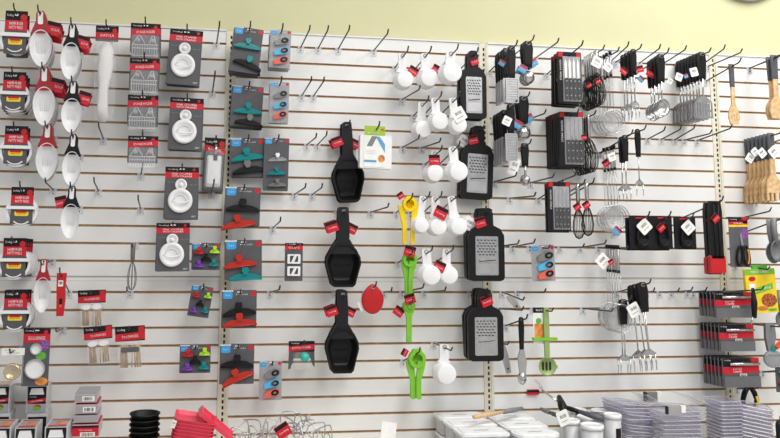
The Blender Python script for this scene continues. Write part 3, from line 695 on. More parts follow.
# ---- whisks
def whisk(rt, w, h, hm=STEEL, wm=BPLAST, hf=.36, tagm=0, nw=5, wr=.0016):
    hh = h*hf; b = MB(); b.tube([(0, 0, 0), (0, 0, -hh*.1), (0, 0, -hh)], [.007, .0105, .009], hm, 8); b.build('handle', rt)
    for k in range(nw):
        a = PI*k/nw; pts = []; H = h-hh
        for j in range(15):
            t = PI*j/14; rr = w*.5*(math.sin(t)**.8)
            s = -1 if j < 7 else 1
            u = math.cos(t)  # from 1 to -1
            q = 2*PI*j/14
            x = w*.5*math.sin(q)*(.55+.45*(1-math.cos(q))/2); z = -hh-H*(1-math.cos(q))/2
            pts.append((x*math.cos(a), x*math.sin(a), z))
        b = MB(); b.tube(pts, wr, wm, 5); b.build('wire_loop', rt)
    if tagm: hangtag(rt, -w*.2, -hh*.95, w*.55, 35, y=-.014)
def strainer(rt, w, h, hf=.24, hm=STEELD):
    r = w*.5; cz = -h+r; b = MB()
    b.tube([(-w*.05, 0, 0), (-w*.05, 0, -h*hf)], .0060, hm, 8); o = b.build('handle', rt)
    b = MB(); b.tube([(-w*.05, 0, .004), (-w*.05, 0, -h*.035)], .0075, BPLAST, 8); b.build('end_cap', o)
    b = MB(); b.tube([(-w*.05, 0, -h*hf+.002), (-w*.05, 0, -h*hf-h*.025)], .0068, BPLAST, 8); b.build('collar', o)
    b = MB(); b.tube([(-w*.10, 0, -h*hf), (-w*.12, 0, cz+r*.9)], .0011, STEEL, 4); b.tube([(0, 0, -h*hf), (w*.02, 0, cz+r*.98)], .0011, STEEL, 4); b.build('shaft', rt)
    b = MB(); b.tube([(r*math.cos(2*PI*i/28), 0, cz+r*math.sin(2*PI*i/28)) for i in range(28)], .002, STEEL, 5, True); o = b.build('rim', rt)
    b = MB()
    for k in range(1, 4):
        rr = r*math.cos(k*.38); yy = r*.6*math.sin(k*.38)
        b.tube([(rr*math.cos(2*PI*i/20), yy, cz+rr*math.sin(2*PI*i/20)) for i in range(20)], .0006, STEEL, 3, True)
    for k in range(6):
        a = PI*k/6; b.tube([(r*math.cos(a)*math.cos(t), r*.6*math.sin(t), cz+r*math.sin(a)*math.cos(t)) for t in [PI*i/10 for i in range(11)]], .0006, STEEL, 3)
    b.radial(ell(0, cz, r*.97, r*.97, 24), (0, cz), [(1, 0), (.85, r*.32), (.5, r*.52), (0, r*.6)], mat('fine_mesh', (.8, .8, .82), .3, .1, alpha=.20)); b.build('mesh_bowl', rt)
# ---- black boxed tool
def blackpack(rt, w, h, sticker=1):
    b = MB(); b.prism(rrect(0, -h/2, w, h, .004), -.001, .008, BLACK); b.flat(rrect(0, -h*.06, w*.5, h*.04, .002), -.0016, RED); b.build('card', rt)
    b = MB(); b.tube([(w*.28*math.cos(2*PI*i/20)*(1 if math.sin(2*PI*i/20) < 0 else .8), -.012, -h*.56+h*.34*math.sin(2*PI*i/20)) for i in range(20)], .006, BPLAST, 7, True); b.build('loop_handle', rt)
    b = MB(); b.prism(rrect(w*.02, -h*.80, w*.55, h*.2, .006), -.014, -.001, BSOFT); b.build('tool_body', rt)
    if sticker == 1: whitetag(rt, w*.02, -h*.32, w*.52, 42, y=-.021, h=w*.52)
    if sticker == 2: hangtag(rt, -w*.22, -h*.35, w*.4, 40, y=-.021)
def redlighter(rt, w, h):
    b = MB(); b.prism([(-w*.30, 0), (w*.34, 0), (w*.42, -h*.15), (w*.40, -h*.80), (-w*.40, -h*.80), (-w*.40, -h*.12)], -.012, .010, BPLAST)
    b.tube([(-w*.14, -.013, -h*.05), (-w*.14, -.013, -h*.78)], .004, BSOFT, 6); b.tube([(w*.16, -.013, -h*.05), (w*.14, -.013, -h*.78)], .004, BSOFT, 6); b.build('handle', rt)
    b = MB(); b.prism(rrect(0, -h*.88, w, h*.24, .008), -.012, .010, REDP); b.build('red_head', rt)
    hangtag(rt, -w*.1, -h*.24, w*.5, 45, y=-.018)
def shears(rt, w, h):
    b = MB(); b.prism(rrect(0, -h/2, w, h, .003), -.001, .001, CARDG); b.flat([(-w/2, 0), (w/2, 0), (w/2, -h*.10), (-w/2, -h*.10)], -.0015, BLACK)
    b.flat([(w*.2, 0), (w/2, 0), (w/2, -h*.12), (w*.2, -h*.12)], -.0018, RED); b.flat([(-w/2, -h*.10), (w/2, -h*.08), (w/2, -h*.15), (-w/2, -h*.16)], -.0018, RED); b.flat([(-w/2, -h*.16), (w/2, -h*.15), (w/2, -h*.195), (-w/2, -h*.205)], -.0018, YPRINT)
    b.text('Cooking', -w*.25, -h*.05, w*.4, h*.03, -.0022, WPRINT); b.text('SHEARS', 0, -h*.125, w*.5, h*.03, -.0022, WPRINT); b.flat(ell(w*.28, -h*.32, w*.2, h*.11, 14), -.0017, PPRINT); b.build('card', rt)
    b = MB(); b.prism([(w*.02, -h*.38), (w*.10, -h*.30), (w*.20, -h*.56), (w*.10, -h*.58)], -.006, -.002, STEEL); b.build('blade', rt)
    for s, m in ((-1, BPLAST), (1, BPLAST)):
        b = MB(); cx = w*.12+s*w*.17
        b.tube([(cx+w*.15*math.cos(2*PI*i/18)+s*w*.04*math.sin(2*PI*i/18)*-1, -.010, -h*.78+h*.20*math.sin(2*PI*i/18)) for i in range(18)], .0055, m, 6, True); o = b.build('handle', rt)
        if s > 0:
            b = MB(); b.tube([(cx+w*.10*math.cos(a), -.014, -h*.79+h*.15*math.sin(a)) for a in [R(-80)+R(150)*i/8 for i in range(9)]], .0035, mat('orange_plastic', (.85, .33, .02), .35), 5); b.build('orange_insert', o)
def yellowpack(rt, w, h):
    b = MB(); b.prism(rrect(0, -h*.54, w, h*.92, .003), -.006, .010, YPRINT); b.prism([(-w*.22, 0), (w*.28, 0), (w*.28, -h*.1), (-w*.22, -h*.1)], -.004, .004, GPRINT)
    b.flat([(-w/2, -h*.08), (w/2, -h*.08), (w/2, -h*.20), (-w/2, -h*.20)], -.0066, GREEN); b.text('MINCE GARLIC', 0, -h*.14, w*.6, h*.05, -.0072, WPRINT)
    b.flat([(-w*.32, -h*.50), (w*.38, -h*.38), (w*.40, -h*.50), (-w*.28, -h*.62)], -.0068, GREEN); b.text('Easy Bag', .04*w, -h*.50, w*.55, h*.07, -.0074, WPRINT, R(12))
    b.flat(ell(w*.22, -h*.74, w*.26, h*.14, 20), -.0069, FOOD); b.flat(ell(-w*.28, -h*.28, w*.12, h*.05, 14), -.0069, RED); b.flat(rrect(-w*.30, -h*.46, w*.2, h*.16, .003), -.0069, PAPER)
    b.flat(ell(-w*.32, -h*.86, w*.12, h*.06, 12), -.0069, RED); b.flat(ell(w*.3, -h*.94, w*.15, h*.03, 12), -.0070, GPRINT); b.flat(ell(-w*.02, -h*.90, w*.2, h*.05, 12), -.0068, OPRINT); b.build('box', rt)
# ---- wide scraper packs
def scraperpack(rt, w, h):
    b = MB(); b.prism(rrect(0, -h/2, w, h, .003), -.001, .008, CARDG); b.flat([(-w/2, 0), (w/2, 0), (w/2, -h*.30), (-w/2, -h*.30)], -.0016, BLACK)
    b.flat([(-w/2, -h*.32), (w/2, -h*.26), (w/2, -h*.50), (-w/2, -h*.56)], -.0020, RED); b.flat([(w*.28, 0), (w/2, 0), (w/2, -h*.14), (w*.28, -h*.14)], -.0020, REDP)
    b.text('DOUGH', -.02, -h*.38, w*.24, h*.07, -.0026, WPRINT, R(2)); b.text('SCRAPER', -.02, -h*.47, w*.24, h*.07, -.0026, WPRINT, R(2))
    b.flat(rrect(w*.05, -h*.60, w*.2, h*.12, .001), -.0020, PAPER); b.barcode(w*.05, -h*.60, w*.16, h*.08, -.0026); b.text('Cooking', -w*.38, -h*.08, w*.18, h*.06, -.0022, WPRINT); b.build('card', rt)
    b = MB(); b.tube([(-w*.34, -.010, -h*.20), (w*.48, -.010, -h*.20)], h*.055, STEEL, 8); b.build('steel_grip', rt)
    b = MB(); b.flat([(-w*.5, -h*.62), (w*.5, -h*.62), (w*.5, -h), (-w*.5, -h)], -.009, mat('grey_blade_cover', (.13, .13, .14), .35)); b.prism(rrect(0, -h*.82, w*.99, h*.35, .002), -.008, -.001, mat('grey_blade_cover')); b.build('blade', rt)
# ---- wooden tools
def bamboo(rt, w, h, hf=.36, tines=3, slots=True, tagm=0):
    hh = h*hf; b = MB(); g = w*.46; out = [(-g*.44, 0), (g*.44, 0), (g*.5, -.008), (g*.42, -hh), (-g*.42, -hh), (-g*.5, -.008)]
    b.radial(out, (0, -hh*.5), [(0, -.006), (.8, -.006), (1, -.003), (1, .003), (.8, .006), (0, .006)], SLATE, False); b.build('handle', rt)
    zb = -h*.72; b = MB()
    if tines:
        pts = [(g*.34, -hh), (g*.40, zb+h*.1), (w*.5, zb-h*.02), (w*.5, -h*.99)]
        n = 4; xs = [w*.5-w*i/(2*n-1) for i in range(2*n)]
        for i in range(1, 2*n-1):
            x = xs[i]; pts += ([(x, -h*.99), (x, -h*.88)] if i % 2 else [(x, -h*.88), (x, -h*.99)])
        pts += [(-w*.5, -h*.99), (-w*.5, zb-h*.02), (-g*.40, zb+h*.1), (-g*.34, -hh)]
        b.prism(pts, -.004, .003, WOOD)
    else:
        b.prism([(g*.34, -hh), (g*.36, zb+h*.06), (w*.44, zb-h*.05), (w*.5, -h*.88), (w*.36, -h*.99), (-w*.36, -h*.99), (-w*.5, -h*.88), (-w*.44, zb-h*.05), (-g*.36, zb+h*.06), (-g*.34, -hh)], -.004, .003, WOOD)
        for i in (-1, 0, 1): b.prism(rrect(i*w*.22, -h*.88, w*.08, h*.12, .002), -.0048, -.004, BROWN)
    b.build('wooden_head', rt)
    if tagm: whitetag(rt, -w*.25, -hh*.85, w*.75, 30, y=-.013)
def slatespoon(rt, w, h, tagm=1):
    b = MB(); r = w*.5; b.tube([(-w*.1, 0, 0), (-w*.1, 0, -h*.3), (0, 0, -h+r*2.2)], [w*.17, w*.17, w*.13], MGREY, 10); b.build('handle', rt)
    b = MB(); b.radial(ell(0, -h+r*1.4, r, r*1.4, 24), (0, -h+r*1.4), [(0, .016), (.6, .012), (1, -.008), (1, -.003), (.6, .018), (0, .022)], MGREY); b.build('spoon_bowl', rt)
    if tagm: whitetag(rt, w*.4, -h*.36, w*.7, 30, y=-.022)
def spoon_green(rt, w, h):
    hw = w*.30; b = MB(); b.prism([(-hw*.45, -.0), (hw*.45, 0), (hw*.5, -h*.3), (hw*.42, -h*.74), (-hw*.42, -h*.74), (-hw*.5, -h*.3)], -.006, .004, SAGE); b.build('handle', rt)
    b = MB(); c = (0, -h*.86); out = ell(c[0], c[1], w*.5, h*.135, 26)
    b.radial(out, c, [(0, .010), (.6, .008), (.9, -.002), (1, -.006), (1, -.002), (.6, .013), (0, .015)], SAGE)
    for i in (-1, 0, 1): b.prism(rrect(i*w*.2, c[1], w*.09, h*.12, .003), .0035, .0075+.002*(i == 0), DARK)
    b.prism(rrect(w*.52, c[1]-.002, w*.1, h*.05, .003), -.006, .0, SAGE); b.build('slotted_bowl', rt)
    b = MB(); b.prism(rrect(-w*.35, -h*.27, w*.72, h*.54, .003), .006, .0075, PAPER); b.flat([(-w*.71, 0), (w*.01, 0), (w*.01, -h*.08), (-w*.71, -h*.08)], .0054, BLACK); b.flat(rrect(-w*.35, -h*.36, w*.6, h*.24, .003), .0052, OPRINT)
    b.flat(ell(-w*.4, -h*.20, w*.16, w*.16, 12), .0050, GPRINT); b.text('eco', -w*.35, -h*.04, w*.4, h*.03, .0048, WPRINT); b.build('card', rt)
    b = MB(); b.prism(rrect(-w*.10, -h*.46, w*1.35, h*.04, .002), -.009, .009, GREEN); b.build('green_strap', rt)
def clearslicer(rt, w, h):
    b = MB(); b.prism([(-w*.28, 0), (w*.2, 0), (w*.25, -h*.3), (w*.05, -h*.62), (-w*.2, -h*.62), (-w*.3, -h*.3)], -.008, .006, MGREY); b.build('handle', rt)
    b = MB(); b.radial(ell(w*.08, -h*.80, w*.5, h*.20, 26), (w*.08, -h*.80), [(0, -.010), (.85, -.010), (1, -.004), (1, .004), (0, .005)], mat('smoke_plastic', (.25, .27, .30), .2, alpha=.6)); b.build('cutter_disc', rt)
    b = MB(); b.prism(rot2(rrect(w*.36, -h*.48, w*.5, h*.12, .003), R(35), (w*.36, -h*.48)), -.012, -.006, ORANGE); b.build('red_clip', rt)
    b = MB(); b.prism(rot2(rrect(w*.06, -h*.56, w*.26, h*.12, .003), R(-35), (w*.06, -h*.56)), -.012, -.006, TEAL); b.build('teal_clip', rt)

# ------------------------------------------------------------------ hang everything
TOPN = ['topmost', 'second from the top', 'third from the top', 'fourth from the top', 'fifth from the top', 'lowest']
# bay one
for i, (bx, n) in enumerate([((3, 11, 31, 54), 2), ((1, 72, 29.5, 110), 3), ((2.5, 126, 31.5, 164), 2), ((9, 187, 37, 224), 1), ((1, 238, 30, 277), 4), ((2, 290, 31, 329), 3)]):
    hang('patty_press_pack', patty, bx, 'patty press pack, '+TOPN[i]+' of its column', 'patty press', n=n, dy=.045, Y=.19)
for i, (bx, n) in enumerate([((29.5, 11, 52, 67), 5), ((33.5, 67, 56, 126), 5), ((37, 124, 59, 180), 3), ((35.5, 259, 53, 313), 1)]):
    hang('measuring_scoop', scoop, bx, ('red-handled white scoop, '+['topmost', 'second from the top', 'third from the top', 'lowest'][i]+' place'), 'scoop', n=n, dy=.022, Y=.2, roll=-3+i, hole=.014, side=1, tagm=(i < 2))
for i, (bx, n) in enumerate([((63, 24, 83, 80), 3), ((63.5, 81, 84, 133), 2), ((64.5, 134, 83, 186), 2), ((63, 186, 82, 239), 1)]):
    hang('measuring_scoop', scoop, bx, ('black-handled white scoop, '+['topmost', 'second from the top', 'third from the top', 'lowest'][i]+' place'), 'scoop', n=n, dy=.025, Y=.2, roll=1, hole=.014, col=BPLAST, side=(-1 if i == 3 else 1), tagm=(i != 2))
hang('spatula_pack', spoonpack, (96, 26, 119, 124), 'long white spatula in a clear bag with red header', 'spatula', Y=.15)
hang('red_peeler', redpeel, (57, 273, 67, 316), 'narrow red tool with a white sticker hanging alone', 'kitchen tool', Y=.12)
hang('toothpick_pack', picks, (78, 290, 106, 326), 'toothpick pack, uppermost of the three, two white-capped bundles', 'toothpicks', Y=.10, roll=-2)
hang('toothpick_pack', picks, (83.5, 326, 112, 363), 'toothpick pack with white caps directly below the uppermost one', 'toothpicks', Y=.13, roll=-5)
hang('toothpick_pack', picks, (115, 326, 145, 368), 'toothpick pack with a black band around its bundles', 'toothpicks', Y=.13, roll=-3, band=True)
hang('egg_ring_pack', garnish, (24, 328, 51, 386), 'grey card with two round rings over vegetable pictures', 'egg ring pack', Y=.2)
hang('jar_lid_pack', brassring, (2, 348, 25, 384), 'brass-coloured round lid in a clear bag with white header', 'jar lid', Y=.2)
for i, (bx, n) in enumerate([((131, 23.5, 161, 60), 2), ((130, 58, 160, 96), 2), ((128, 95, 158.6, 132), 2), ((128.2, 136, 158.5, 170), 1)]):
    hang('sponge_holder_pack', sponge, bx, 'sponge holder pack, '+['topmost', 'second from the top', 'third from the top', 'lowest'][i]+' of its column', 'sponge holder', n=n, dy=.05, Y=.18)
for i, (bx, n, rl) in enumerate([((170.5, 30, 203.5, 85), 3, 3), ((170.5, 98, 204, 150), 3, 1.5), ((165.5, 167, 199, 219), 3, 0), ((156.5, 223, 190, 271.5), 2, -1)]):
    hang('sink_stopper_pack', stopper, bx, 'sink stopper card, '+['topmost', 'second from the top', 'third from the top', 'lowest'][i], 'sink stopper', n=n, dy=.022, Y=.18, roll=rl)
hang('baster_pack', toolcard, (205, 138, 226, 192), 'narrow pack with white holder and steel tube beside the first upright', 'kitchen tool', Y=.14, roll=2)
hang('wire_whisk', whisk, (127.5, 243, 139, 290), 'small grey whisk hanging alone beside the lowest sink stoppers', 'whisk', Y=.1, hm=GREYP, wm=GREYP, nw=4, hf=.40)
hang('small_clip_pack', fiveclips, (192, 243, 220.5, 270), 'card of five coloured clips, uppermost, beside sink stopper pack', 'bag clips', Y=.1)
hang('small_clip_pack', fiveclips, (192.5, 286, 214, 317), 'card of five coloured clips, swung aslant', 'bag clips', Y=.13, roll=9, n=2, dy=.012)
hang('small_clip_pack', fiveclips, (180, 344.5, 211, 373), 'card of five coloured clips, lowest of the three places', 'bag clips', Y=.12)
# bay two, clip cards
T, K, G_ = TEAL, BPLAST, GREYP
big = [((234.5, 28, 264, 73), 6, 3, ((.02, .42, .92, T, 0, T), (.10, .82, 1.0, K, -14, T)), 'teal clip over a black clip', 'topmost'),
       ((232.5, 86, 264, 127), 3, 3, ((.05, .62, .9, T, 0, T), (.10, .90, .9, K, -6, G_)), 'teal clip over a dark clip', 'second from the top'),
       ((230.5, 138, 264.5, 177), -1, 2, ((-.02, .50, .95, T, 8, T), (.02, .82, .95, K, 8, G_)), 'slanting teal and black clips', 'third from the top'),
       ((225.5, 187, 261, 226), 1, 2, ((.0, .55, .95, K, 0, K), (-.10, .96, .95, REDC, 12, REDC)), 'black clip over a red clip', 'fourth from the top'),
       ((225, 240, 262, 280), -1, 2, ((-.1, .60, .9, REDC, 8, REDC), (.05, .92, .9, T, 2, T)), 'red clip over a teal clip', 'fifth from the top'),
       ((222, 290, 257, 328), 0, 1, ((0, .58, .95, K, 6, K), (.02, .86, .98, REDC, 5, REDC)), 'black clip above a broad red one', 'sixth from the top'),
       ((220, 344, 254.5, 384), 0, 1, ((0, .50, .95, K, 0, K), (.02, .84, .98, REDC, 24, REDC)), 'red clip slanting across the corner', 'lowest')]
for bx, rl, n, cl, d, pos in big:
    hang('bag_clip_pack', clipcard, bx, 'clip card, '+d+', '+pos, 'bag clips', n=n, dy=.03, Y=.15, roll=rl, clips=cl)
for bx, rl, n, d in [((270.5, 30, 291.5, 68), 2, 3, 'topmost'), ((270, 82, 289.5, 123), 1, 2, 'second from the top'), ((259.5, 361, 282, 400), 0, 1, 'lowest in the second bay'), ((531, 245, 554, 281), -1, 1, 'alone beside the knives')]:
    hang('magnet_clip_pack', magcard, bx, 'card of grey, blue and red magnet clips, '+d, 'magnet clips', n=n, dy=.025, Y=.13, roll=rl)
hang('triple_clip_pack', tripleclip, (264.5, 138, 289.5, 191), 'tall card with clear, teal and grey clips', 'bag clips', Y=.14, roll=1)
hang('white_clip_pack', twoclips, (285, 243, 303, 281), 'narrow grey card with two white frame clips', 'clips', Y=.12)
hang('bottle_stopper_pack', batcard, (288.5, 341, 315, 371), 'cut-out grey card with a mint green stopper', 'bottle stopper', Y=.12)
for i, (bx, rl) in enumerate([((331, 122, 362.5, 202), -2), ((326, 207, 361, 287), 0), ((326, 290, 359, 373), 0)]):
    hang('ice_scoop', icescoop2, bx, 'black ice scoop, '+['uppermost', 'middle', 'lowest'][i]+' of the column of three', 'ice scoop', Y=.15, roll=rl, n=2, dy=.04, hole=.016, jit=1.5)
hang('scraper_pack', whitepack, (360, 126.5, 391.5, 169), 'white flat box pack with a green header', 'scraper', Y=.14, roll=1, hole=.012)
hang('silicone_pad', redsilicone, (361.5, 284, 383.5, 314), 'red pear-shaped pad hanging with a white tag', 'silicone pad', Y=.08, hole=.010)
hang('citrus_squeezer', yellowsq, (400, 197, 416.5, 244), 'yellow citrus squeezer with two hanging arms', 'squeezer', Y=.12, hole=.012)
hang('citrus_squeezer', greensq, (400, 252, 417, 298), 'green citrus squeezer directly below the yellow one', 'squeezer', Y=.12, hole=.01)
hang('citrus_squeezer', greensmall, (402.5, 300, 415, 342), 'green squeezer with small pierced round head', 'squeezer', Y=.12, hole=.01)
hang('citrus_squeezer', greensq3, (405.5, 350, 425.5, 399), 'green citrus squeezer with two arms, lowest of the green ones', 'squeezer', Y=.12, hole=.01)
# measuring cups
cups = [((395, 52, 413, 89), 1, 'first', 'top'), ((417, 52, 436, 88), 1, 'second', 'top'), ((442.5, 50, 463.5, 84), 0, 'third', 'top'),
        ((415, 101, 433, 139), 0, 'first', 'second'), ((427.5, 97, 446, 131), 0, 'second', 'second'), ((446, 97, 463, 134), 2, 'third', 'second'),
        ((428, 150, 446, 183), 4, 'first', 'third'), ((444.5, 146, 464.5, 182), 0, 'second', 'third'),
        ((417, 196, 433, 234), 0, 'first', 'fourth'), ((428, 196, 446, 236), 3, 'second', 'fourth'), ((444, 196, 462, 236), 0, 'third', 'fourth'),
        ((417.5, 249, 438, 286), 1, 'first', 'fifth'), ((439, 249, 458, 285), 0, 'second', 'fifth'), ((436, 345, 457, 385), 0, 'only', 'lowest')]
for j, (bx, tg, a, row) in enumerate(cups):
    hang('measuring_cup', cup, bx, ('white measuring cup alone in the lowest place, dangling by its handle' if a == 'only' else 'white measuring cup, %s from the squeezers in the %s cup row' % (a, row)), 'measuring cup', Y=.11+.03*(j % 3), roll=[0, -3, 6, 4, -4, -6, 8, -6, 10, 0, -8, -5, 2, 3][j], hole=.01, tag_=tg, group='white measuring cups', load='white measuring cup')
# graters
hang('paddle_grater', grater, (460, 51, 485, 119), 'black-framed flat grater beside the top of the middle upright', 'grater', Y=.14, n=2, dy=.03, roll=0, hole=.02)
hang('paddle_grater', grater_white, (462.5, 126, 494, 199), 'black-framed flat grater with a white tag, second place down', 'grater', Y=.15, n=2, dy=.03, roll=3, hole=.02)
hang('paddle_grater', grater_white, (467.5, 208, 503, 281), 'black-framed flat grater, third place down', 'grater', Y=.15, n=3, dy=.03, hole=.02)
hang('paddle_grater', grater, (467, 289, 502, 361), 'black-framed flat grater, lowest place', 'grater', Y=.16, n=3, dy=.04, hole=.02, jit=2)
# bay three
hang('handled_grater', flatgrater, (504, 46, 518, 103), 'flat steel grater with black grip, frontmost of the top row bunch', 'grater', Y=.21, hf=.57, hole=.012)
hang('handled_zester', zester, (501.5, 48, 508.5, 101), 'narrow steel zester with black grip, top row', 'zester', Y=.185, n=4, dy=.030, hf=.57, nohook=True)
hang('ice_cream_scoop', peelerset, (521, 41, 534, 84), 'ice cream scoop with blue tags, top row', 'ice cream scoop', Y=.18, n=2, dy=.03)
hang('handled_grater', flatgrater, (503.5, 104, 517, 161), 'flat steel grater with black grip, frontmost of the second row bunch', 'grater', Y=.20, hf=.52, hole=.012)
hang('handled_zester', zester, (499.5, 110, 507.5, 164), 'narrow steel zester with black grip, second row', 'zester', Y=.165, n=4, dy=.030, hf=.50, nohook=True)
hang('ice_cream_scoop', peelerset, (516, 96, 530, 140), 'ice cream scoop with tags, second row', 'ice cream scoop', Y=.15, n=2, dy=.03)
hang('ice_cream_scoop', icescooper, (519, 143, 530, 186), 'black-handled ice cream scoop hanging alone with a white tag', 'ice cream scoop', Y=.12, tagm=1)
hang('knife_set_pack', knives, (557.5, 52, 581, 103), 'steak knife pack, upper', 'knife set', Y=.17, ext=.11, n=3, dy=.03, hole=.01)
hang('knife_set_pack', knives, (559, 112, 583, 166), 'steak knife pack, middle', 'knife set', Y=.20, n=8, dy=.019, hole=.01, wood=True)
hang('knife_set_pack', knives, (548, 182, 570, 231), 'steak knife pack, lower', 'knife set', ext=.02, Y=.13, n=2, dy=.03, hole=.01, wood=True)
hang('balloon_whisk', whisk, (588, 50, 605, 106), 'black wire whisk with steel handle, top row', 'whisk', Y=.19, n=6, dy=.022, hf=.42)
hang('balloon_whisk', whisk, (578, 114, 598, 173), 'black wire whisk with steel handle, second row', 'whisk', Y=.17, n=5, dy=.026, hf=.42)
hang('balloon_whisk', whisk, (571, 184, 584, 239), 'black wire whisk with red tag, third row, nearer the knives', 'whisk', Y=.14, tagm=1, hf=.44, load='nearer black wire whisk')
hang('balloon_whisk', whisk, (580, 183, 593, 236), 'black wire whisk with red tag, third row, nearer the strainers', 'whisk', Y=.16, tagm=1, hf=.44, load='farther black wire whisk')
hang('mesh_strainer', strainer, (600, 52, 622, 133), 'long-handled wire mesh strainer, top row', 'strainer', Y=.18, n=4, dy=.03, hf=.28)
hang('mesh_strainer', strainer, (603, 146, 627, 231), 'long-handled wire mesh strainer, second row', 'strainer', Y=.18, n=4, dy=.03, hf=.26)
hang('mesh_strainer', strainer, (606, 246, 632, 333), 'long-handled wire mesh strainer, third row', 'strainer', Y=.18, n=5, dy=.024, hf=.29)
hang('serving_fork', fork, (628, 49, 638, 118), 'black-handled serving fork, top row', 'fork', Y=.18, n=4, dy=.03, hole=.01, hf=.38)
hang('ladle_spoon', ladle, (653, 54, 667, 116), 'black-handled steel ladle, top row', 'ladle', Y=.19, n=4, dy=.026, hole=.01, hf=.46)
hang('slotted_turner', turner, (692, 52, 710, 118), 'black-handled slotted turner, top row', 'turner', Y=.24, n=8, dy=.024, hole=.01, hf=.42)
hang('serving_fork', fork, (619, 135, 630, 201), 'black-handled serving fork, second row beside strainers', 'fork', Y=.16, n=2, dy=.025, hf=.40)
hang('serving_fork', fork, (632.5, 129, 642, 196), 'single black-handled serving fork beside the strainers', 'fork', Y=.18, hf=.42)
hang('boxed_tool', blackpack, (629.5, 216, 652.5, 249), 'glossy black pack with white sticker, first of three', 'kitchen tool', Y=.15, n=2, dy=.03)
hang('boxed_tool', blackpack, (652.5, 216, 671.5, 249), 'glossy black pack with red tag, middle of three', 'kitchen tool', Y=.14, n=2, dy=.03, sticker=2)
hang('boxed_tool', blackpack, (674, 217, 695, 249.5), 'glossy black pack with white sticker, last of three', 'kitchen tool', Y=.15)
hang('carving_fork', fork, (634, 282, 650, 371), 'black-handled broad serving fork, lowest row', 'fork', Y=.18, n=4, dy=.03, hf=.34, tines=3, roll=-4, jit=2.5)
hang('carving_fork', fork, (616, 299, 630, 373), 'black-handled serving fork hanging behind the lowest strainers', 'fork', Y=.08, n=2, dy=.02, hf=.34, tines=2)
hang('red_ended_tool', redlighter, (706, 201, 721, 273), 'long black tool with a red end over the third upright', 'kitchen tool', Y=.14, n=2, dy=.03)
hang('bamboo_spatula', bamboo, (725.5, 64, 736.5, 125), 'bamboo slotted spatula with grey handle, hanging alone', 'spatula', Y=.12, tines=0, hf=.38)
hang('bamboo_spatula', bamboo, (766, 55, 781, 119), 'bamboo spatula with grey handle, top row near the corner', 'spatula', Y=.18, n=2, dy=.03, tines=0, hf=.38)
hang('bamboo_fork', bamboo, (763, 133, 777.5, 201), 'bamboo serving fork with grey handle', 'fork', Y=.2, n=7, dy=.027, hf=.38)
hang('kitchen_shears_pack', shears, (728, 217, 747, 267), 'carded black and orange kitchen shears', 'shears', Y=.11, roll=0)
hang('garlic_bag_box', yellowpack, (743, 265, 773, 313), 'yellow and green printed flat box', 'box', Y=.10, roll=-3, hole=.01)
for i, (bx, n) in enumerate([((714.5, 292, 751, 317.5), 5), ((719, 324.5, 753, 351), 6), ((722.5, 358, 758.5, 387), 6)]):
    hang('dough_scraper_pack', scraperpack, bx, 'red and black dough scraper pack, '+['upper', 'middle', 'lower'][i], 'dough scraper', Y=.17, n=n, dy=.027, jit=.4, hole=.006, hx=.45)
hang('silicone_spoon', slatespoon, (768, 218, 782, 262), 'grey silicone spoon with white tag, upper', 'spoon', Y=.16, n=2, dy=.03)
hang('silicone_spoon', slatespoon, (774, 290, 786, 329), 'grey silicone spoon, lower, below the yellow box', 'spoon', Y=.16, tagm=0)
hang('disc_cutter', clearslicer, (760, 323, 779, 368), 'grey-handled cutter with smoky disc and red clip', 'cutter', Y=.14)
hang('pack_hanger_knife', fork, (748, 284, 756, 322), 'small black-handled tool beside the upper scraper packs', 'kitchen tool', Y=.24, hf=.7) if False else None
hang('slotted_spoon', spoon_green, (537, 307.5, 554.5, 376), 'sage green slotted spoon on a picture card', 'spoon', Y=.12)
def peeler(rt, w, h):
    hh = h*.48; grip(rt, w*.55, hh); b = MB()
    b.prism([(-w*.2, -hh), (w*.2, -hh), (w*.44, -h*.66), (w*.30, -h*.86), (-w*.25, -h*.86), (-w*.44, -h*.6)], -.006, .002, STEELD); b.build('blade_frame', rt)
    b = MB(); b.radial(ell(0, -h*.90, w*.42, h*.10, 20), (0, -h*.90), [(0, -.016), (.6, -.013), (1, 0), (1, .003), (0, -.002)], STEEL)
    for i in range(5): b.prism(ell(-w*.24+i*w*.12, -h*.92, w*.03, w*.03, 6), -.0165, -.011, DARK)
    b.build('corer_head', rt)
hang('corer_tool', peeler, (516, 317, 526, 385), 'black-handled steel corer beside the green slotted spoon', 'kitchen tool', Y=.12)
def cleaver(rt, w, h):
    b = MB(); b.prism([(-w*.5, -h*.02), (-w*.1, 0), (w*.30, -h*.45), (w*.5, -h*.95), (w*.1, -h), (-w*.3, -h*.5)], -.003, .002, STEELD); b.prism(ell(w*.22, -h*.84, w*.08, w*.08, 8), -.0040, -.003, DARK); b.build('blade', rt)
hang('steel_peeler', cleaver, (500.5, 347, 510.5, 374), 'bare steel blade tool beside the lowest grater', 'kitchen tool', Y=.06, nohook=True) if False else None
hang('steel_peeler', cleaver, (499, 341, 510.5, 374), 'bare steel blade tool hanging beside the lowest graters', 'kitchen tool', Y=.08, hole=.006, hx=.3)
hang('steel_peeler', cleaver, (506, 296, 520, 308), 'small steel blade tool lying aslant over an empty hook', 'kitchen tool', Y=.08, hole=.004, hx=.8)
def blacktool(rt, w, h):
    b = MB(); b.tube([(0, 0, 0), (w*.1, 0, -h*.5), (0, 0, -h)], [w*.2, w*.42, w*.3], BSOFT, 10); b.build('handle', rt)
    b = MB(); b.tube([(-w*.2, 0, -h*.95), (-w*.6, 0, -h*1.2)], .004, STEEL, 6); b.build('blade', rt)
hang('paring_tool', blacktool, (749.5, 288, 756, 318), 'short black-handled tool beside the upper scraper packs', 'kitchen tool', Y=.24, hole=.004)
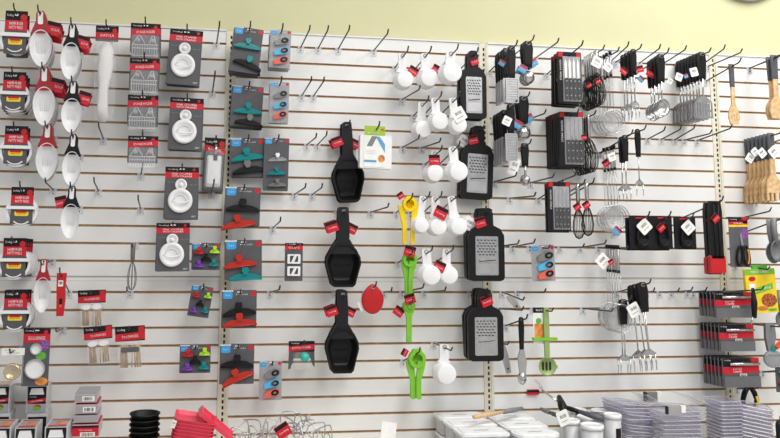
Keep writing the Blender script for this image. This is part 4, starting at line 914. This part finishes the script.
def yblack(rt, w, h):
    for s in (-1, 1):
        b = MB(); b.tube([(s*w*.05, 0, 0), (s*w*.3, 0, -h*.3), (s*w*.44, 0, -h*.65), (s*w*.3, 0, -h)], [w*.12, w*.15, w*.13, w*.12], BPLAST, 8); b.build('handle', rt)
    b = MB(); b.tube([(w*.32, -.012, -h*.45), (w*.40, -.012, -h*.7), (w*.28, -.012, -h*.95)], w*.07, YPRINT, 6); b.build('yellow_insert', rt)
hang('garden_shears', yblack, (741, 386, 757, 408), 'black and yellow looped handles below the scraper packs', 'shears', Y=.08, hole=.004)
def tealcard(rt, w, h):
    b = MB(); b.prism(rrect(0, -h/2, w, h, .003), -.001, .001, CGREY); b.build('card', rt); bag_clip(rt, 0, -h*.3, w*.9, TEAL, R(-30)); bag_clip(rt, 0, -h*.75, w*.9, REDP, R(-30))
hang('bag_clip_pack', tealcard, (775, 367, 792, 392), 'clip card cut by the picture edge below the smoky disc cutter', 'bag clips', Y=.12)
def redblock(rt, w, h):
    b = MB(); b.prism(rrect(0, -h*.5, w, h, .003), -.008, .004, RED); b.flat([(-w/2, 0), (w/2, 0), (w/2, -h*.5), (-w/2, -h*.5)], -.0085, BLACK); b.build('tag_block', rt)
p, w, h = span(527, 389.5, 538.5, 394.5, .006); rt = empty('groove_tag', p); redblock(rt, w, h); tag(rt, 'small red and black tag clipped in a groove above the containers', 'tag')
whit = empty('sticker_carrier', (0, 0, 0)); bpy.data.objects.remove(whit)
# white stickers on the utensil bunches: hung from the same hook ring as things of their own
def sticker(u, v, s, ang, Y, label, front=None):
    p = at(u, v, Y); mpp = .0044
    rt = empty('price_tag', p)
    if front: b = hangtag(rt, 0, 0, s*mpp, ang, front=front, y=0, back=RED if front is not RED else BLACK, name='tag_card')
    else: b = whitetag(rt, 0, 0, s*mpp, ang, y=0); b.name = 'tag_card'
    tag(rt, label, 'tag')
sticker(589, 85, 6, 35, .14, 'small red tag among the top-row black whisks', RED)
sticker(584, 137, 6, 10, .20, 'small red tag among the second-row black whisks', RED)
sticker(694, 72, 9, 15, .24, 'large white tag on the front of the slotted turners')
sticker(679, 77, 8, -20, .20, 'white tag on the rear of the slotted turners')
sticker(670, 81, 6, -30, .14, 'small white tag behind the slotted turners')
sticker(686, 76, 5, 20, .23, 'blue tag between the white turner tags', LBLUE)
sticker(634, 310, 13, 28, .21, 'large white tag over the lowest serving forks')
sticker(507, 121, 9, -25, .23, 'white tag on the second-row flat graters')
sticker(502, 63, 7, -30, .20, 'red and blue tag on the top-row flat graters', LBLUE)
sticker(624, 71, 8, -35, .20, 'red and blue tag on the top-row serving forks', RED)
sticker(640, 69, 8, 15, .21, 'red tag between the forks and the ladles', RED)
sticker(651, 73, 10, -25, .22, 'red and blue tag on the top-row ladles', RED)
sticker(641, 79, 7, -40, .19, 'blue tag hanging below between forks and ladles', LBLUE)
sticker(597, 62, 11, -25, .21, 'pale tag on the top-row whisks')
sticker(608, 67, 9, -40, .19, 'pale tag on the top-row strainers')
sticker(598, 81, 6, 30, .19, 'small red tag under the top-row strainers', RED)
sticker(606, 163, 8, 35, .19, 'red tag crossing the second-row strainers', RED)
sticker(612, 157, 8, 20, .22, 'white tag on the second-row strainers')
sticker(603, 261, 13, 45, .19, 'square white tag on the third-row strainers')
sticker(611, 262, 6, 30, .21, 'red tag on the third-row strainers', RED)
sticker(617, 231, 9, -40, .18, 'blue and red tag under the second-row strainers', LBLUE)
sticker(750, 158, 9, -35, .19, 'white tag on the front bamboo forks, nearer the upright')
sticker(755, 152, 8, 40, .20, 'white tag in the middle of the bamboo forks')
sticker(774, 152, 11, 40, .22, 'white tag at the far end of the bamboo forks')
sticker(762, 153, 9, 40, .215, 'white tag on the frontmost bamboo fork')

# empty hooks (base and tip as seen in the photograph)
for q in [(216.6, 44.5, 220.7, 22), (212.4, 92, 215.5, 71.6), (103.6, 139.3, 99, 123), (98.5, 191.6, 94.4, 178), (53.4, 190, 45, 179), (140.6, 209, 138.9, 196), (141, 174, 141, 162), (211.4, 193.6, 215, 180), (130.3, 292, 126.8, 288), (63, 330, 56, 328),
          (300.8, 47.7, 310, 26), (318.3, 47.7, 328.5, 26.6), (338.2, 50.4, 350, 26), (373.7, 50.8, 388, 30), (301.8, 97, 311.7, 77), (313.5, 97, 324.4, 78), (402.4, 99, 420, 86),
          (307, 145, 317, 134), (317.2, 145, 326.5, 131.6), (402.4, 148, 419.6, 135), (421.5, 147.4, 440.7, 137.8), (294.6, 193.8, 305.3, 184.3), (312, 193.8, 322.4, 184),
          (273, 226.7, 280.7, 217.4), (370.6, 211.3, 388, 203), (270, 290, 279.3, 286), (384, 291, 392, 288), (402, 291, 424, 285), (424, 291.8, 446, 287),
          (535, 57, 559, 38.5), (610, 56, 629, 42), (639, 57, 660, 44.7), (662, 60, 686, 46.6), (700, 64, 725.7, 45.4), (708, 66, 742, 49), (749, 68, 790, 50),
          (528, 122, 545, 110), (494, 182, 516.7, 173), (530, 182, 553.7, 174), (509.6, 198, 534.8, 192.7), (496, 247, 519, 241), (512, 247, 535, 239), (560, 248, 584, 244), (580, 248, 606, 241),
          (517, 292, 545, 289), (582.6, 309, 613, 308), (499, 308, 523, 306.5), (647.7, 140.5, 665, 127), (661, 140.5, 681.6, 126), (674.4, 140.5, 695, 125), (684, 140.5, 711, 130), (697, 141, 731, 125.5),
          (690, 217, 710, 212.7), (741, 217.5, 771.4, 207.6), (659, 292.7, 679.5, 288.6), (670.7, 292.7, 692.9, 287.8), (687, 292.7, 706, 288), (693, 292.7, 723.7, 288.6), (645.7, 292.7, 649, 289),
          (771, 141.5, 800, 130), (555, 183, 576, 172)]:
    hook_px(*q)
# build hooks
HG = {}
for h_ in HOOKS:
    key = min(range(len(GROOVES)), key=lambda k: abs(GROOVES[k]-h_[1])); HG.setdefault(key, []).append(h_)
used = {}
for k, hs in sorted(HG.items()):
    hs.sort(key=lambda q: q[0]); ne = 0
    for i, (x, zg, pt, L, yw, load, tl, ta) in enumerate(hs):
        rt = empty('slatwall_hook', (x, 0, zg))
        b = MB(); b.M = Matrix.Rotation(-yw, 4, 'Z') if False else Matrix.Rotation(yw, 4, 'Z')
        pts = [(0, .006, .0), (0, -.006, .001)]; y0, z0 = -.006, .001
        for j in (.5, 1): pts.append((0, y0-L*j*math.cos(pt), z0+L*j*math.sin(pt)))
        ye, ze = pts[-1][1:]
        for j, a in ((.2, .5), (.5, .8), (1, 1)): pts.append((0, ye-tl*j*math.cos(pt+ta*a), ze+tl*j*math.sin(pt+ta*a)))
        b.tube(pts, .0034, CHROME, 6); b.build('wire_arm', rt)
        b = MB(); b.prism(rrect(0, -.010, .030, .034, .004), -.0040, -.0010, CLIPC); b.box(-.013, .013, -.002, .009, -.002, .003, CLIPC); b.prism(ell(0, -.015, .0028, .0028, 8), -.0055, -.004, CHROME); b.build('mounting_clip', rt)
        g = 'the top groove' if k == 0 else 'the %s groove from the top' % ORD[k]
        if load:
            lb = 'steel hook carrying the %s, %s hook along %s' % (load, ORD[i], g)
            lb = 'hook carrying a %s, %s along %s' % (load, ORD[i], g)
        else: lb = 'empty steel hook, %s hook along %s' % (ORD[i], g)
        tag(rt, lb, 'hook', 'slatwall hooks')

# ------------------------------------------------------------------ shelf and the things on it
SH = at(300, 438, .0).z-.115
b = MB(); b.box(STD[0]+.01, STD[4]-.01, -.44, -.012, SH-.03, SH, CREAM)
rt = b.build('display_shelf'); tag(rt, 'cream shelf along the foot of the slatted wall', 'shelf')

def tray(name, cx, Y, zbase, w, d, h, m, label, cat, group=None, yaw=0, roll=0, t=.0018, flare=.9, lid=None):
    rt = empty(name, (cx, -Y, zbase), (0, R(roll), R(yaw)))
    b = MB(); o1 = [(x, z) for x, z in rrect(0, 0, w, d, min(w, d)*.12)]
    prof = [(0, 0), (flare, 0), (1, h), (1.03, h), (1.03, h-.002), (.99, h-.001), (flare-.02, t), (0, t)]
    vs = MB(); vs.radial(o1, (0, 0), prof, m, False)
    b.M = Matrix(((1, 0, 0, 0), (0, 0, 1, 0), (0, 1, 0, 0), (0, 0, 0, 1))); b.radial(o1, (0, 0), prof, m, False)
    b.build('tray_body', rt)
    if m is TRAYC:
        b = MB(); o2 = [(x, y, h) for x, y in o1]; b.tube(o2, .0022, TRAYR, 5, True, False); b.build('rim', rt)
    tag(rt, label, cat, group); return rt
def slab(rt, name, w, d, z0, z1, m, r=.01, scale_top=1.0):
    b = MB(); b.M = Matrix(((1, 0, 0, 0), (0, 0, 1, 0), (0, 1, 0, 0), (0, 0, 0, 1)))
    b.radial(rrect(0, 0, w, d, r), (0, 0), [(0, z0), (1, z0), (scale_top, z1), (0, z1)], m, False); return b.build(name, rt)
# stacked white food boxes with lids, three deep, two files
def foodbox(cx, Y, ztop, w, d, h, label, oval=False):
    rt = empty('food_container', (cx, -Y, ztop-h)); r = min(w, d)*(.45 if oval else .14)
    slab(rt, 'body', w*.90, d*.88, 0, h-.014, FROST, r, 1.04); o = slab(rt, 'lid', w, d, h-.014, h-.004, LIDW, r, .99); slab(rt, 'lid_rim', w*.86, d*.80, h-.004, h-.001, LIDW, r*.8, .98)
    b = MB(); b.add([(-w*.15, -d*.06, h-.0006), (w*.15, -d*.06, h-.0006), (w*.15, d*.03, h-.0006), (-w*.15, d*.03, h-.0006)], [(0, 1, 2, 3)], LGREY); b.build('lid_label', rt)
    tag(rt, label, 'food container', 'white lidded food containers')
    return rt
for fi, (u0, u1, vt, cnt) in enumerate([(433, 478, 411.5, 'first'), (484, 526, 413, 'second')]):
    a = at(u0, vt, .03); b_ = at(u1, vt, .03); w = b_.x-a.x; zt = a.z
    for k in range(3):
        for lv in range(2):
            hh = .075; z = zt-.004*k-lv*.077
            foodbox((a.x+b_.x)/2+.003*(k-1)*(-1)**lv, .09+.122*k, z, w, .118, hh, 'white lidded food container, %s file, %s, %s level' % (cnt, ['against the wall', 'middle of three', 'frontmost'][k], ['upper', 'lower'][lv]), oval=(fi == 1 and k == 2))
# round jars
def jar(u, v, wpx, Y, label, lab=False):
    p, w, h = span(u-wpx/2, v, u+wpx/2, v+10, Y); H = p.z-SH; rt = empty('round_jar', (p.x, -Y, SH)); r = w/2
    b = MB(); b.lathe([(0, 0), (r*.86, 0), (r*.92, H-.016), (r*.90, H-.016), (r*.84, .003), (0, .003)], (0, 0, 0), FROST); b.build('body', rt)
    b = MB(); b.lathe([(0, H-.002), (r*.86, H-.002), (r*.9, H), (r, H-.002), (r, H-.018), (r*.93, H-.018), (0, H-.014)], (0, 0, 0), LIDW); b.build('lid', rt)
    if lab:
        b = MB(); n = 8
        for z0, z1, m in ((H*.62, H*.78, BLACK), (H*.50, H*.62, RED)):
            vs = [(r*.925*math.cos(R(-100+50*i/n)), r*.925*math.sin(R(-100+50*i/n)), z) for i in range(n+1) for z in (z0, z1)]
            b.add(vs, [(2*i, 2*i+2, 2*i+3, 2*i+1) for i in range(n)], m)
        b.build('printed_label', rt)
    tag(rt, label, 'jar', 'round jars')
jar(592, 424, 21, .34, 'frontmost round white-lidded jar, larger lid'); jar(612.5, 413.5, 16, .27, 'round white-lidded jar with red and black label beside the tray stack', True)
jar(571, 419, 16, .27, 'round white-lidded jar right behind the white tag'); jar(585, 415.5, 15, .17, 'round white-lidded jar in the middle of the jars'); jar(601, 409.5, 18, .12, 'round white-lidded jar against the wall, beside the trays'); jar(578, 408.5, 15, .06, 'round white-lidded jar against the wall, beside the fork')
# loose utensils on the containers
def lying(name, P0, P1, segs, label, cat):
    P0, P1 = Vector(P0), Vector(P1); rt = empty(name, P0); d = P1-P0
    for nm, t0, t1, r0, r1, m in segs:
        b = MB(); b.tube([d*t0, d*(t0+t1)/2, d*t1], [r0, max(r0, r1)*1.1, r1], m, 8); b.build(nm, rt)
    tag(rt, label, cat)
P0 = at(474, 417, .30); P1 = at(522, 408.5, .12)
lying('wooden_spatula', P0, P1, (('wooden_blade', 0, .6, .009, .006, WOOD), ('grip', .6, 1, .010, .008, MGREY)), 'wooden spatula with grey grip lying across the white lids', 'spatula')
lying('carving_fork', at(558, 402, .20), at(541, 389, .10), (('neck', 0, .95, .004, .004, STEEL),), 'steel carving fork leaning up out of the containers', 'fork')
fk = [o for o in C.objects if o.name.startswith('carving_fork') and o.type == 'EMPTY'][-1]
O = Vector(fk.location)
for s in (0, 1):
    a = at(541+s*1.5, 389-s*1.0, .10)-O; e = at(534.5+s*2.0, 379.5+s*.8, .07)-O
    b = MB(); b.tube([a, e], [.0026, .001], STEEL, 6); b.build('tine', fk)
a = at(557, 400, .20)-O; e = at(563, 411, .28)-O; b = MB(); b.tube([a+Vector((.01, 0, .015)), (a+e)/2+Vector((.01, 0, .0)), e], [.010, .019, .014], BPLAST, 10); b.build('handle', fk)
p = at(563.5, 418, .33); rt = empty('price_tag', p); whitetag(rt, 0, 0, .052, 22, y=0, h=.062).name = 'tag_card'; tag(rt, 'white tag tied to the leaning carving fork', 'tag')
lying('black_utensil', at(566, 407.5, .16), at(603, 419, .30), (('grip', 0, .35, .010, .009, BPLAST), ('blade', .35, 1, .008, .012, SLATE)), 'black utensil lying over the round jars', 'utensil')
lying('black_utensil', at(576, 413.5, .10), at(606, 415.5, .18), (('grip', 0, .4, .010, .009, BSOFT), ('blade', .4, 1, .010, .012, CARDG)), 'dark grey utensil lying behind the black one', 'utensil')
lying('black_utensil', at(541, 409, .10), at(556, 415, .20), (('grip', 0, .6, .008, .009, MGREY), ('blade', .6, 1, .006, .009, SLATE)), 'short grey utensil lying beside the carving fork', 'utensil')

# clear tray stacks
def traystack(u0, u1, vtop, Y, n, step, d, label, yaw=0, roll=0, h=.03, rough=0, m=TRAYC, cat='clear tray'):
    a, w, _ = span(u0, vtop, u1, vtop+5, Y); cx = a.x; zt = a.z
    n = min(n, int((zt-SH)/step))
    first = None
    for i in range(n):
        lb = label+(', topmost' if i == 0 else ', %s from the top' % ORD[i])
        x = cx+random.uniform(-1, 1)*rough; y = Y+random.uniform(-1, 1)*rough; z = zt-h-step*i
        if first is None: first = tray('clear_tray', x, y, z, w, d, h, m, lb, cat, label+' stack', yaw, roll)
        else:
            c = copy_tree(first); c.location = (x, -y, z); c.rotation_euler = (0, R(roll+random.uniform(-1, 1)*rough*300), R(yaw+random.uniform(-1, 1)*rough*500)); c['label'] = lb
traystack(652, 692, 408, .26, 8, .018, .16, 'clear tray in the middle stack', rough=.003)
traystack(612, 642, 402, .20, 12, .014, .16, 'clear tray in the leaning stack', rough=.010, yaw=12, roll=6)
traystack(712, 733, 399, .22, 13, .015, .12, 'clear box in the tall stack before the upright', rough=.0015, h=.03)
traystack(738, 766, 405, .24, 12, .016, .13, 'clear box in the lower stack near the corner', rough=.0015, yaw=-28, h=.03, roll=8)
def lidplate(u0, v0, u1, v1, Y0, Y1, w, label):
    a, b_ = at(u0, v0, Y0), at(u1, v1, Y1); rt = empty('clear_plate', a); d = b_-a; s = Vector((w*.3, -w, 0))
    b = MB(); n = Vector((0, 0, .003)); vs = [Vector((0, 0, 0)), d, d+s, s]; vs += [v+n for v in vs]
    b.add(vs, [(0, 1, 2, 3), (4, 5, 6, 7), (0, 1, 5, 4), (1, 2, 6, 5), (2, 3, 7, 6), (3, 0, 4, 7)], TRAYC); b.tube([vs[4], vs[5], vs[6], vs[7]], .003, CLEARB, 5, True, False); b.build('lid_plate', rt); tag(rt, label, 'clear lid', 'loose clear lids')
lidplate(631, 392, 655, 406, .10, .12, .09, 'clear lid tilting over the gap between two tray stacks'); lidplate(671, 391.5, 697, 403.5, .10, .12, .09, 'clear lid tilting over the middle tray stack')
lidplate(601, 399, 637, 401, .12, .12, .08, 'clear lid lying flat on the leaning tray stack'); lidplate(655, 402, 690, 404.5, .16, .16, .08, 'clear lid lying flat on the middle tray stack')
p, w, h = span(644.5, 392, 656, 401, .05); rt = empty('grey_pack', p); b = MB(); b.prism(rrect(0, -h/2, w, h, .002), -.01, .01, MGREY); b.prism(rrect(-w*.45, -h/2, w*.14, h, .001), -.0105, .0105, DARK); b.build('body', rt); b = MB(); b.prism(rrect(w*.7, -h*.5, w*.35, h*1.1, .001), -.009, .009, PAPER); b.build('label_card', rt); tag(rt, 'small grey and white pack standing behind the clear trays', 'pack')
p, w, h = span(666, 406, 684, 414, .355); rt = empty('grey_pack', p); b = MB(); b.prism(rrect(-w*.1, -h/2, w*.7, h, .002), -.006, .006, LGREY); b.prism(rrect(-w*.46, -h/2, w*.10, h, .001), -.0065, .0065, DARK); b.build('body', rt); b = MB(); b.prism(rrect(w*.42, -h*.4, w*.25, h*.9, .001), -.007, .005, PAPER); b.build('label_card', rt); tag(rt, 'small grey pack lying in the middle clear tray stack', 'pack')
# dark teal thing at the corner
p = at(781, 416, .28); rt = empty('fabric_bundle', p)
b = MB(); b.tube([(0, 0, -.01), (.02, 0, -.012), (.09, 0, -.03)], [.012, .02, .02], TEAL, 8); b.build('teal_edge', rt); b = MB(); b.radial(rrect(.03, -.075, .09, .11, .02), (.03, -.075), [(0, -.03), (.8, -.028), (1, -.01), (1, .02), (0, .03)], mat('navy_cloth', (.02, .03, .05), .8)); b.build('dark_body', rt); tag(rt, 'dark bundle with teal edge beyond the last clear stack', 'bundle')

# black bowls
p, w, h = span(129.5, 413.5, 160.5, 419, .26); r = w/2; n = 7
for i in range(n):
    z = p.z-.055-.021*i
    if z < SH: break
    rt = empty('black_bowl', (p.x, -.26, z)); b = MB()
    b.lathe([(0, 0), (r*.60, 0), (r*.72, .01), (r*.93, .052), (r, .054), (r, .058), (r*.97, .058), (r*.90, .053), (r*.68, .012), (0, .004)], (0, 0, 0), BPLAST, 32); b.build('bowl_body', rt)
    tag(rt, 'black plastic bowl, '+('topmost of the stack' if i == 0 else ORD[i]+' from the top of the stack'), 'bowl', 'nested black bowls')
# coral trays
a, w, _ = span(175, 416, 214, 420, .28)
for i in range(11):
    z = a.z-.02-.0125*i
    if z < SH: break
    if i == 0: first = tray('coral_tray', a.x, .28, z, w, .17, .018, CORAL, 'coral plastic tray, topmost of the stack', 'tray', 'stacked coral trays', 0, 9, t=.002, flare=.93)
    else:
        c = copy_tree(first); c.location = (a.x-.002*i, -.28, z); c['label'] = 'coral plastic tray, %s from the top of the stack' % ORD[i]
P0 = at(200, 409, .22); P1 = at(231, 435, .22); d = P1-P0
rt = empty('coral_tray', P0); b = MB(); a_ = math.atan2(d.z, d.x); b.M = Matrix.Rotation(-a_, 4, 'Y'); L = d.length
b.box(0, L, -.11, .0, -.004, .004, CORAL); b.box(0, L, -.112, -.108, -.004, .016, CORAL); b.box(0, L, -.002, .002, -.004, .016, CORAL)
for i in range(12): b.box(L*(i+.4)/12, L*(i+.6)/12, -.116, -.10, .004, .011, CORAL)
b.box(-.004, .004, -.11, .0, -.006, .018, CORAL); b.build('tray_body', rt); tag(rt, 'coral plastic tray leaning tilted against the stack', 'tray', 'stacked coral trays')
p = at(173.8, 424, .38); rt = empty('price_tag', p); whitetag(rt, 0, 0, .016, -20, y=0, h=.030).name = 'tag_card'; tag(rt, 'tiny white tag on the coral tray stack', 'tag')
# wire holders
rr = random.Random(5)
for i, (u, v) in enumerate([(243, 434), (254, 428), (264, 432), (272, 429), (283, 427), (293, 431), (300, 425), (308, 431), (318, 432), (327, 436), (236, 437), (288, 436), (262, 438), (276, 437)]):
    p = at(u, v, .16+.02*(i % 4)); rt = empty('wire_holder', p, (rr.uniform(-.5, .5), rr.uniform(-.9, .9), rr.uniform(-1, 1)))
    s = .036+.016*rr.random(); b = MB()
    pts = [(-s*1.6, 0, -s), (-s*.9, 0, s*.1), (-s*.2, .01, s*.9), (s*.15, .012, s*.95), (s*.9, .01, s*.1), (s*.8, -.01, -s*.7), (s*.1, -.015, -s*.9), (-s*.4, -.012, -s*.2), (s*.2, .0, s*.2), (s*1.5, .01, -s*.4)]
    # smooth path
    sp = []
    for j in range(len(pts)-1):
        A, B_ = Vector(pts[j]), Vector(pts[j+1]); Pm = Vector(pts[max(j-1, 0)]); Pn = Vector(pts[min(j+2, len(pts)-1)])
        for q in range(4):
            t = q/4; sp.append(.5*((2*A)+(-Pm+B_)*t+(2*Pm-5*A+4*B_-Pn)*t*t+(-Pm+3*A-3*B_+Pn)*t**3))
    sp.append(Vector(pts[-1])); b.tube(sp, .0026, STEELD, 5); b.build('bent_wire', rt); tag(rt, 'bent steel wire holder in the loose pile under the clip cards', 'wire holder', 'loose wire holders')
P = at(295, 417, .18); rt = empty('wire_holder', P); b = MB(); b.tube([(-.055, 0, -.05), (-.062, 0, .0), (-.05, 0, .022), (-.01, 0, .025), (.02, 0, .01), (.035, 0, -.03)], .0024, STEELD, 5); b.tube([(.03, 0, -.05), (.05, 0, .0), (.062, 0, .012), (.06, 0, -.01)], .0024, STEELD, 5); b.build('bent_wire', rt); tag(rt, 'steel wire holder standing up highest out of the loose pile', 'wire holder')
p = at(283, 430.5, .26); rt = empty('hang_tag', p); hangtag(rt, 0, 0, .060, 32, y=0, name='tag_card'); tag(rt, 'red and black tag on the wire holder pile', 'tag')
# white card standing by
p, w, h = span(382, 422, 397, 448, .25); rt = empty('white_card', p, (R(-8), R(9), 0)); b = MB(); b.prism(rrect(0, -h*.6, w, h*1.2, .002), -.0008, .0008, PAPER); b.build('card_sheet', rt); tag(rt, 'plain white paper card standing at the shelf front', 'card')

# boxed gadgets bottom left
def gadget(u0, u1, v0, v1, Y, d, label):
    p, w, h = span(u0, v0, u1, v1, Y); rt = empty('gadget_box', (p.x, -Y, p.z-h)); b = MB()
    b.box(-w/2, w/2, 0, d, 0, h, FROST); b.box(-w*.44, w*.44, -.002, 0, h*.02, h*.98, BLACK); b.flat([(-w*.44, h*.02), (w*.44, h*.02), (w*.44, h*.34), (-w*.44, h*.34)], -.0026, LGREY)
    b.flat([(-w*.44, h*.34), (w*.44, h*.44), (w*.44, h*.56), (-w*.44, h*.46)], -.0030, RED); b.flat(ell(w*.04, h*.22, w*.2, h*.10, 14), -.0030, FOOD); b.flat(ell(w*.02, h*.16, w*.18, h*.07, 14), -.0034, GPRINT); b.text('Cooking', -w*.18, h*.60, w*.34, h*.06, -.003, WPRINT); b.text('CHOPPER', 0, h*.45, w*.6, h*.05, -.0036, WPRINT, R(6)); 
    b.add([(-w*.40, .006, h+.0008), (w*.40, .006, h+.0008), (w*.40, d*.9, h+.0008), (-w*.40, d*.9, h+.0008)], [(0, 1, 2, 3)], LGREY); b.add([(-w*.40, .008, h+.0014), (w*.40, .008, h+.0014), (w*.40, d*.22, h+.0014), (-w*.40, d*.22, h+.0014)], [(0, 1, 2, 3)], RED)
    b.add([(-w*.1, d*.3, h+.0014), (w*.38, d*.3, h+.0014), (w*.38, d*.6, h+.0014), (-w*.1, d*.6, h+.0014)], [(0, 1, 2, 3)], OPRINT); b.add([(-w*.40, d*.80, h+.0014), (w*.40, d*.80, h+.0014), (w*.40, d*.9, h+.0014), (-w*.40, d*.9, h+.0014)], [(0, 1, 2, 3)], RED); b.build('carton', rt)
    b = MB(); b.prism([(-w*.34, h*.70), (-w*.26, h*.92), (w*.26, h*.92), (w*.34, h*.70)], -.012, -.002, WP); b.build('white_handle', rt); tag(rt, label, 'boxed gadget', 'boxed gadgets on the shelf')
gadget(-10, 10.5, 386, 413, .13, .10, 'boxed gadget against the wall, cut by the picture edge'); gadget(27, 48, 386, 413, .13, .10, 'boxed gadget standing upright below the egg ring card')
gadget(-9, 11, 428, 460, .33, .14, 'boxed gadget at the shelf front, cut by the picture edge'); gadget(15, 36.5, 428, 460, .33, .14, 'boxed gadget at the shelf front, second from the corner'); gadget(45, 68, 427, 460, .33, .14, 'boxed gadget at the shelf front beside the flat boxes')
z = at(86, 438, .22).z-.03
# supports under the two rear gadgets : lower boxes of the same kind
for u0, u1, nm in ((-10, 10.5, 'lower boxed gadget under the edge one'), (27, 48, 'lower boxed gadget under the upright one')):
    p, w, h = span(u0, 413.3, u1, 440, .13); rt = empty('gadget_box', (p.x, -.13, SH)); b = MB(); H = p.z-SH; b.box(-w/2, w/2, 0, .10, 0, H, FROST); b.box(-w*.44, w*.44, -.002, 0, H*.05, H*.95, BLACK); b.build('carton', rt); tag(rt, nm, 'boxed gadget', 'boxed gadgets on the shelf')
zt = None
for i, (v0, v1, u0, u1) in enumerate([(394, 402.5, 75, 97), (404.5, 413.5, 75.5, 98), (415.5, 422.5, 74, 98), (424.5, 437, 72.5, 99)]):
    p, w, h = span(u0, v0, u1, v1, .25); rt = empty('flat_box', (p.x, -.25, p.z-h)); b = MB(); b.box(-w/2, w/2, 0, .15, 0, h, mat('pale_pink_box', (.55, .42, .46), .4)); m = RED if i == 3 else LGREY
    b.flat([(-w/2, h*.08), (w/2, h*.08), (w/2, h*.9), (-w/2, h*.9)], -.0006, m)
    if i != 2: b.flat(rrect(w*.12 if i < 3 else w*.08, h*.45 if i < 3 else h*.2, w*.56, h*.6 if i < 3 else h*.35, .001), -.0012, PAPER); b.barcode(w*.12 if i < 3 else w*.08, h*.45 if i < 3 else h*.2, w*.42, h*.4 if i < 3 else h*.25, -.0018)
    if i == 3: b.text('Cooking', 0, h*.55, w*.5, h*.14, -.0018, WPRINT); b.flat([(-w/2, h*.74), (w/2, h*.74), (w/2, h*.92), (-w/2, h*.92)], -.0012, BLACK)
    b.add([(-w*.5, 0, h+.0006), (w*.5, 0, h+.0006), (w*.5, .15, h+.0006), (-w*.5, .15, h+.0006)], [(0, 1, 2, 3)], RED if i % 2 else LGREY); b.build('carton', rt)
    tag(rt, 'flat box with %s, %s of the four stacked' % (['barcode label', 'barcode label', 'plain side', 'red front'][i], ['topmost', 'second', 'third', 'lowest'][i]), 'flat box', 'stacked flat boxes')

# ------------------------------------------------------------------ light
def area(name, loc, size, power, col=(1, .985, .96), rot=(0, 0, 0)):
    l = bpy.data.lights.new(name, 'AREA'); l.shape = 'RECTANGLE'; l.size, l.size_y = size; l.energy = power; l.color = col
    o = bpy.data.objects.new(name, l); C.objects.link(o); o.location = loc; o.rotation_euler = rot; return o
area('ceiling_light', (2.9, -1.7, 4.1), (1.2, 2.4), 82)
area('ceiling_light', (.9, -3.2, 4.1), (1.2, 2.4), 60)
area('ceiling_light', (-1.8, -3.6, 4.1), (1.2, 2.4), 30)
area('ceiling_light', (3.2, -4.8, 4.1), (1.2, 2.4), 60)
area('ceiling_light', (.6, -5.8, 4.1), (1.2, 2.4), 60)
w_ = bpy.data.worlds.new('world'); bpy.context.scene.world = w_; w_.use_nodes = True
bg = w_.node_tree.nodes['Background']; bg.inputs[0].default_value = (.985, .99, 1, 1); bg.inputs[1].default_value = .42
sc = bpy.context.scene
sc.view_settings.view_transform = 'Standard'; sc.view_settings.look = 'None'; sc.view_settings.gamma = 1; sc.view_settings.use_curve_mapping = False
sc.view_settings.exposure = 0.32
sc.cycles.transparent_max_bounces = 24; sc.cycles.max_bounces = 8
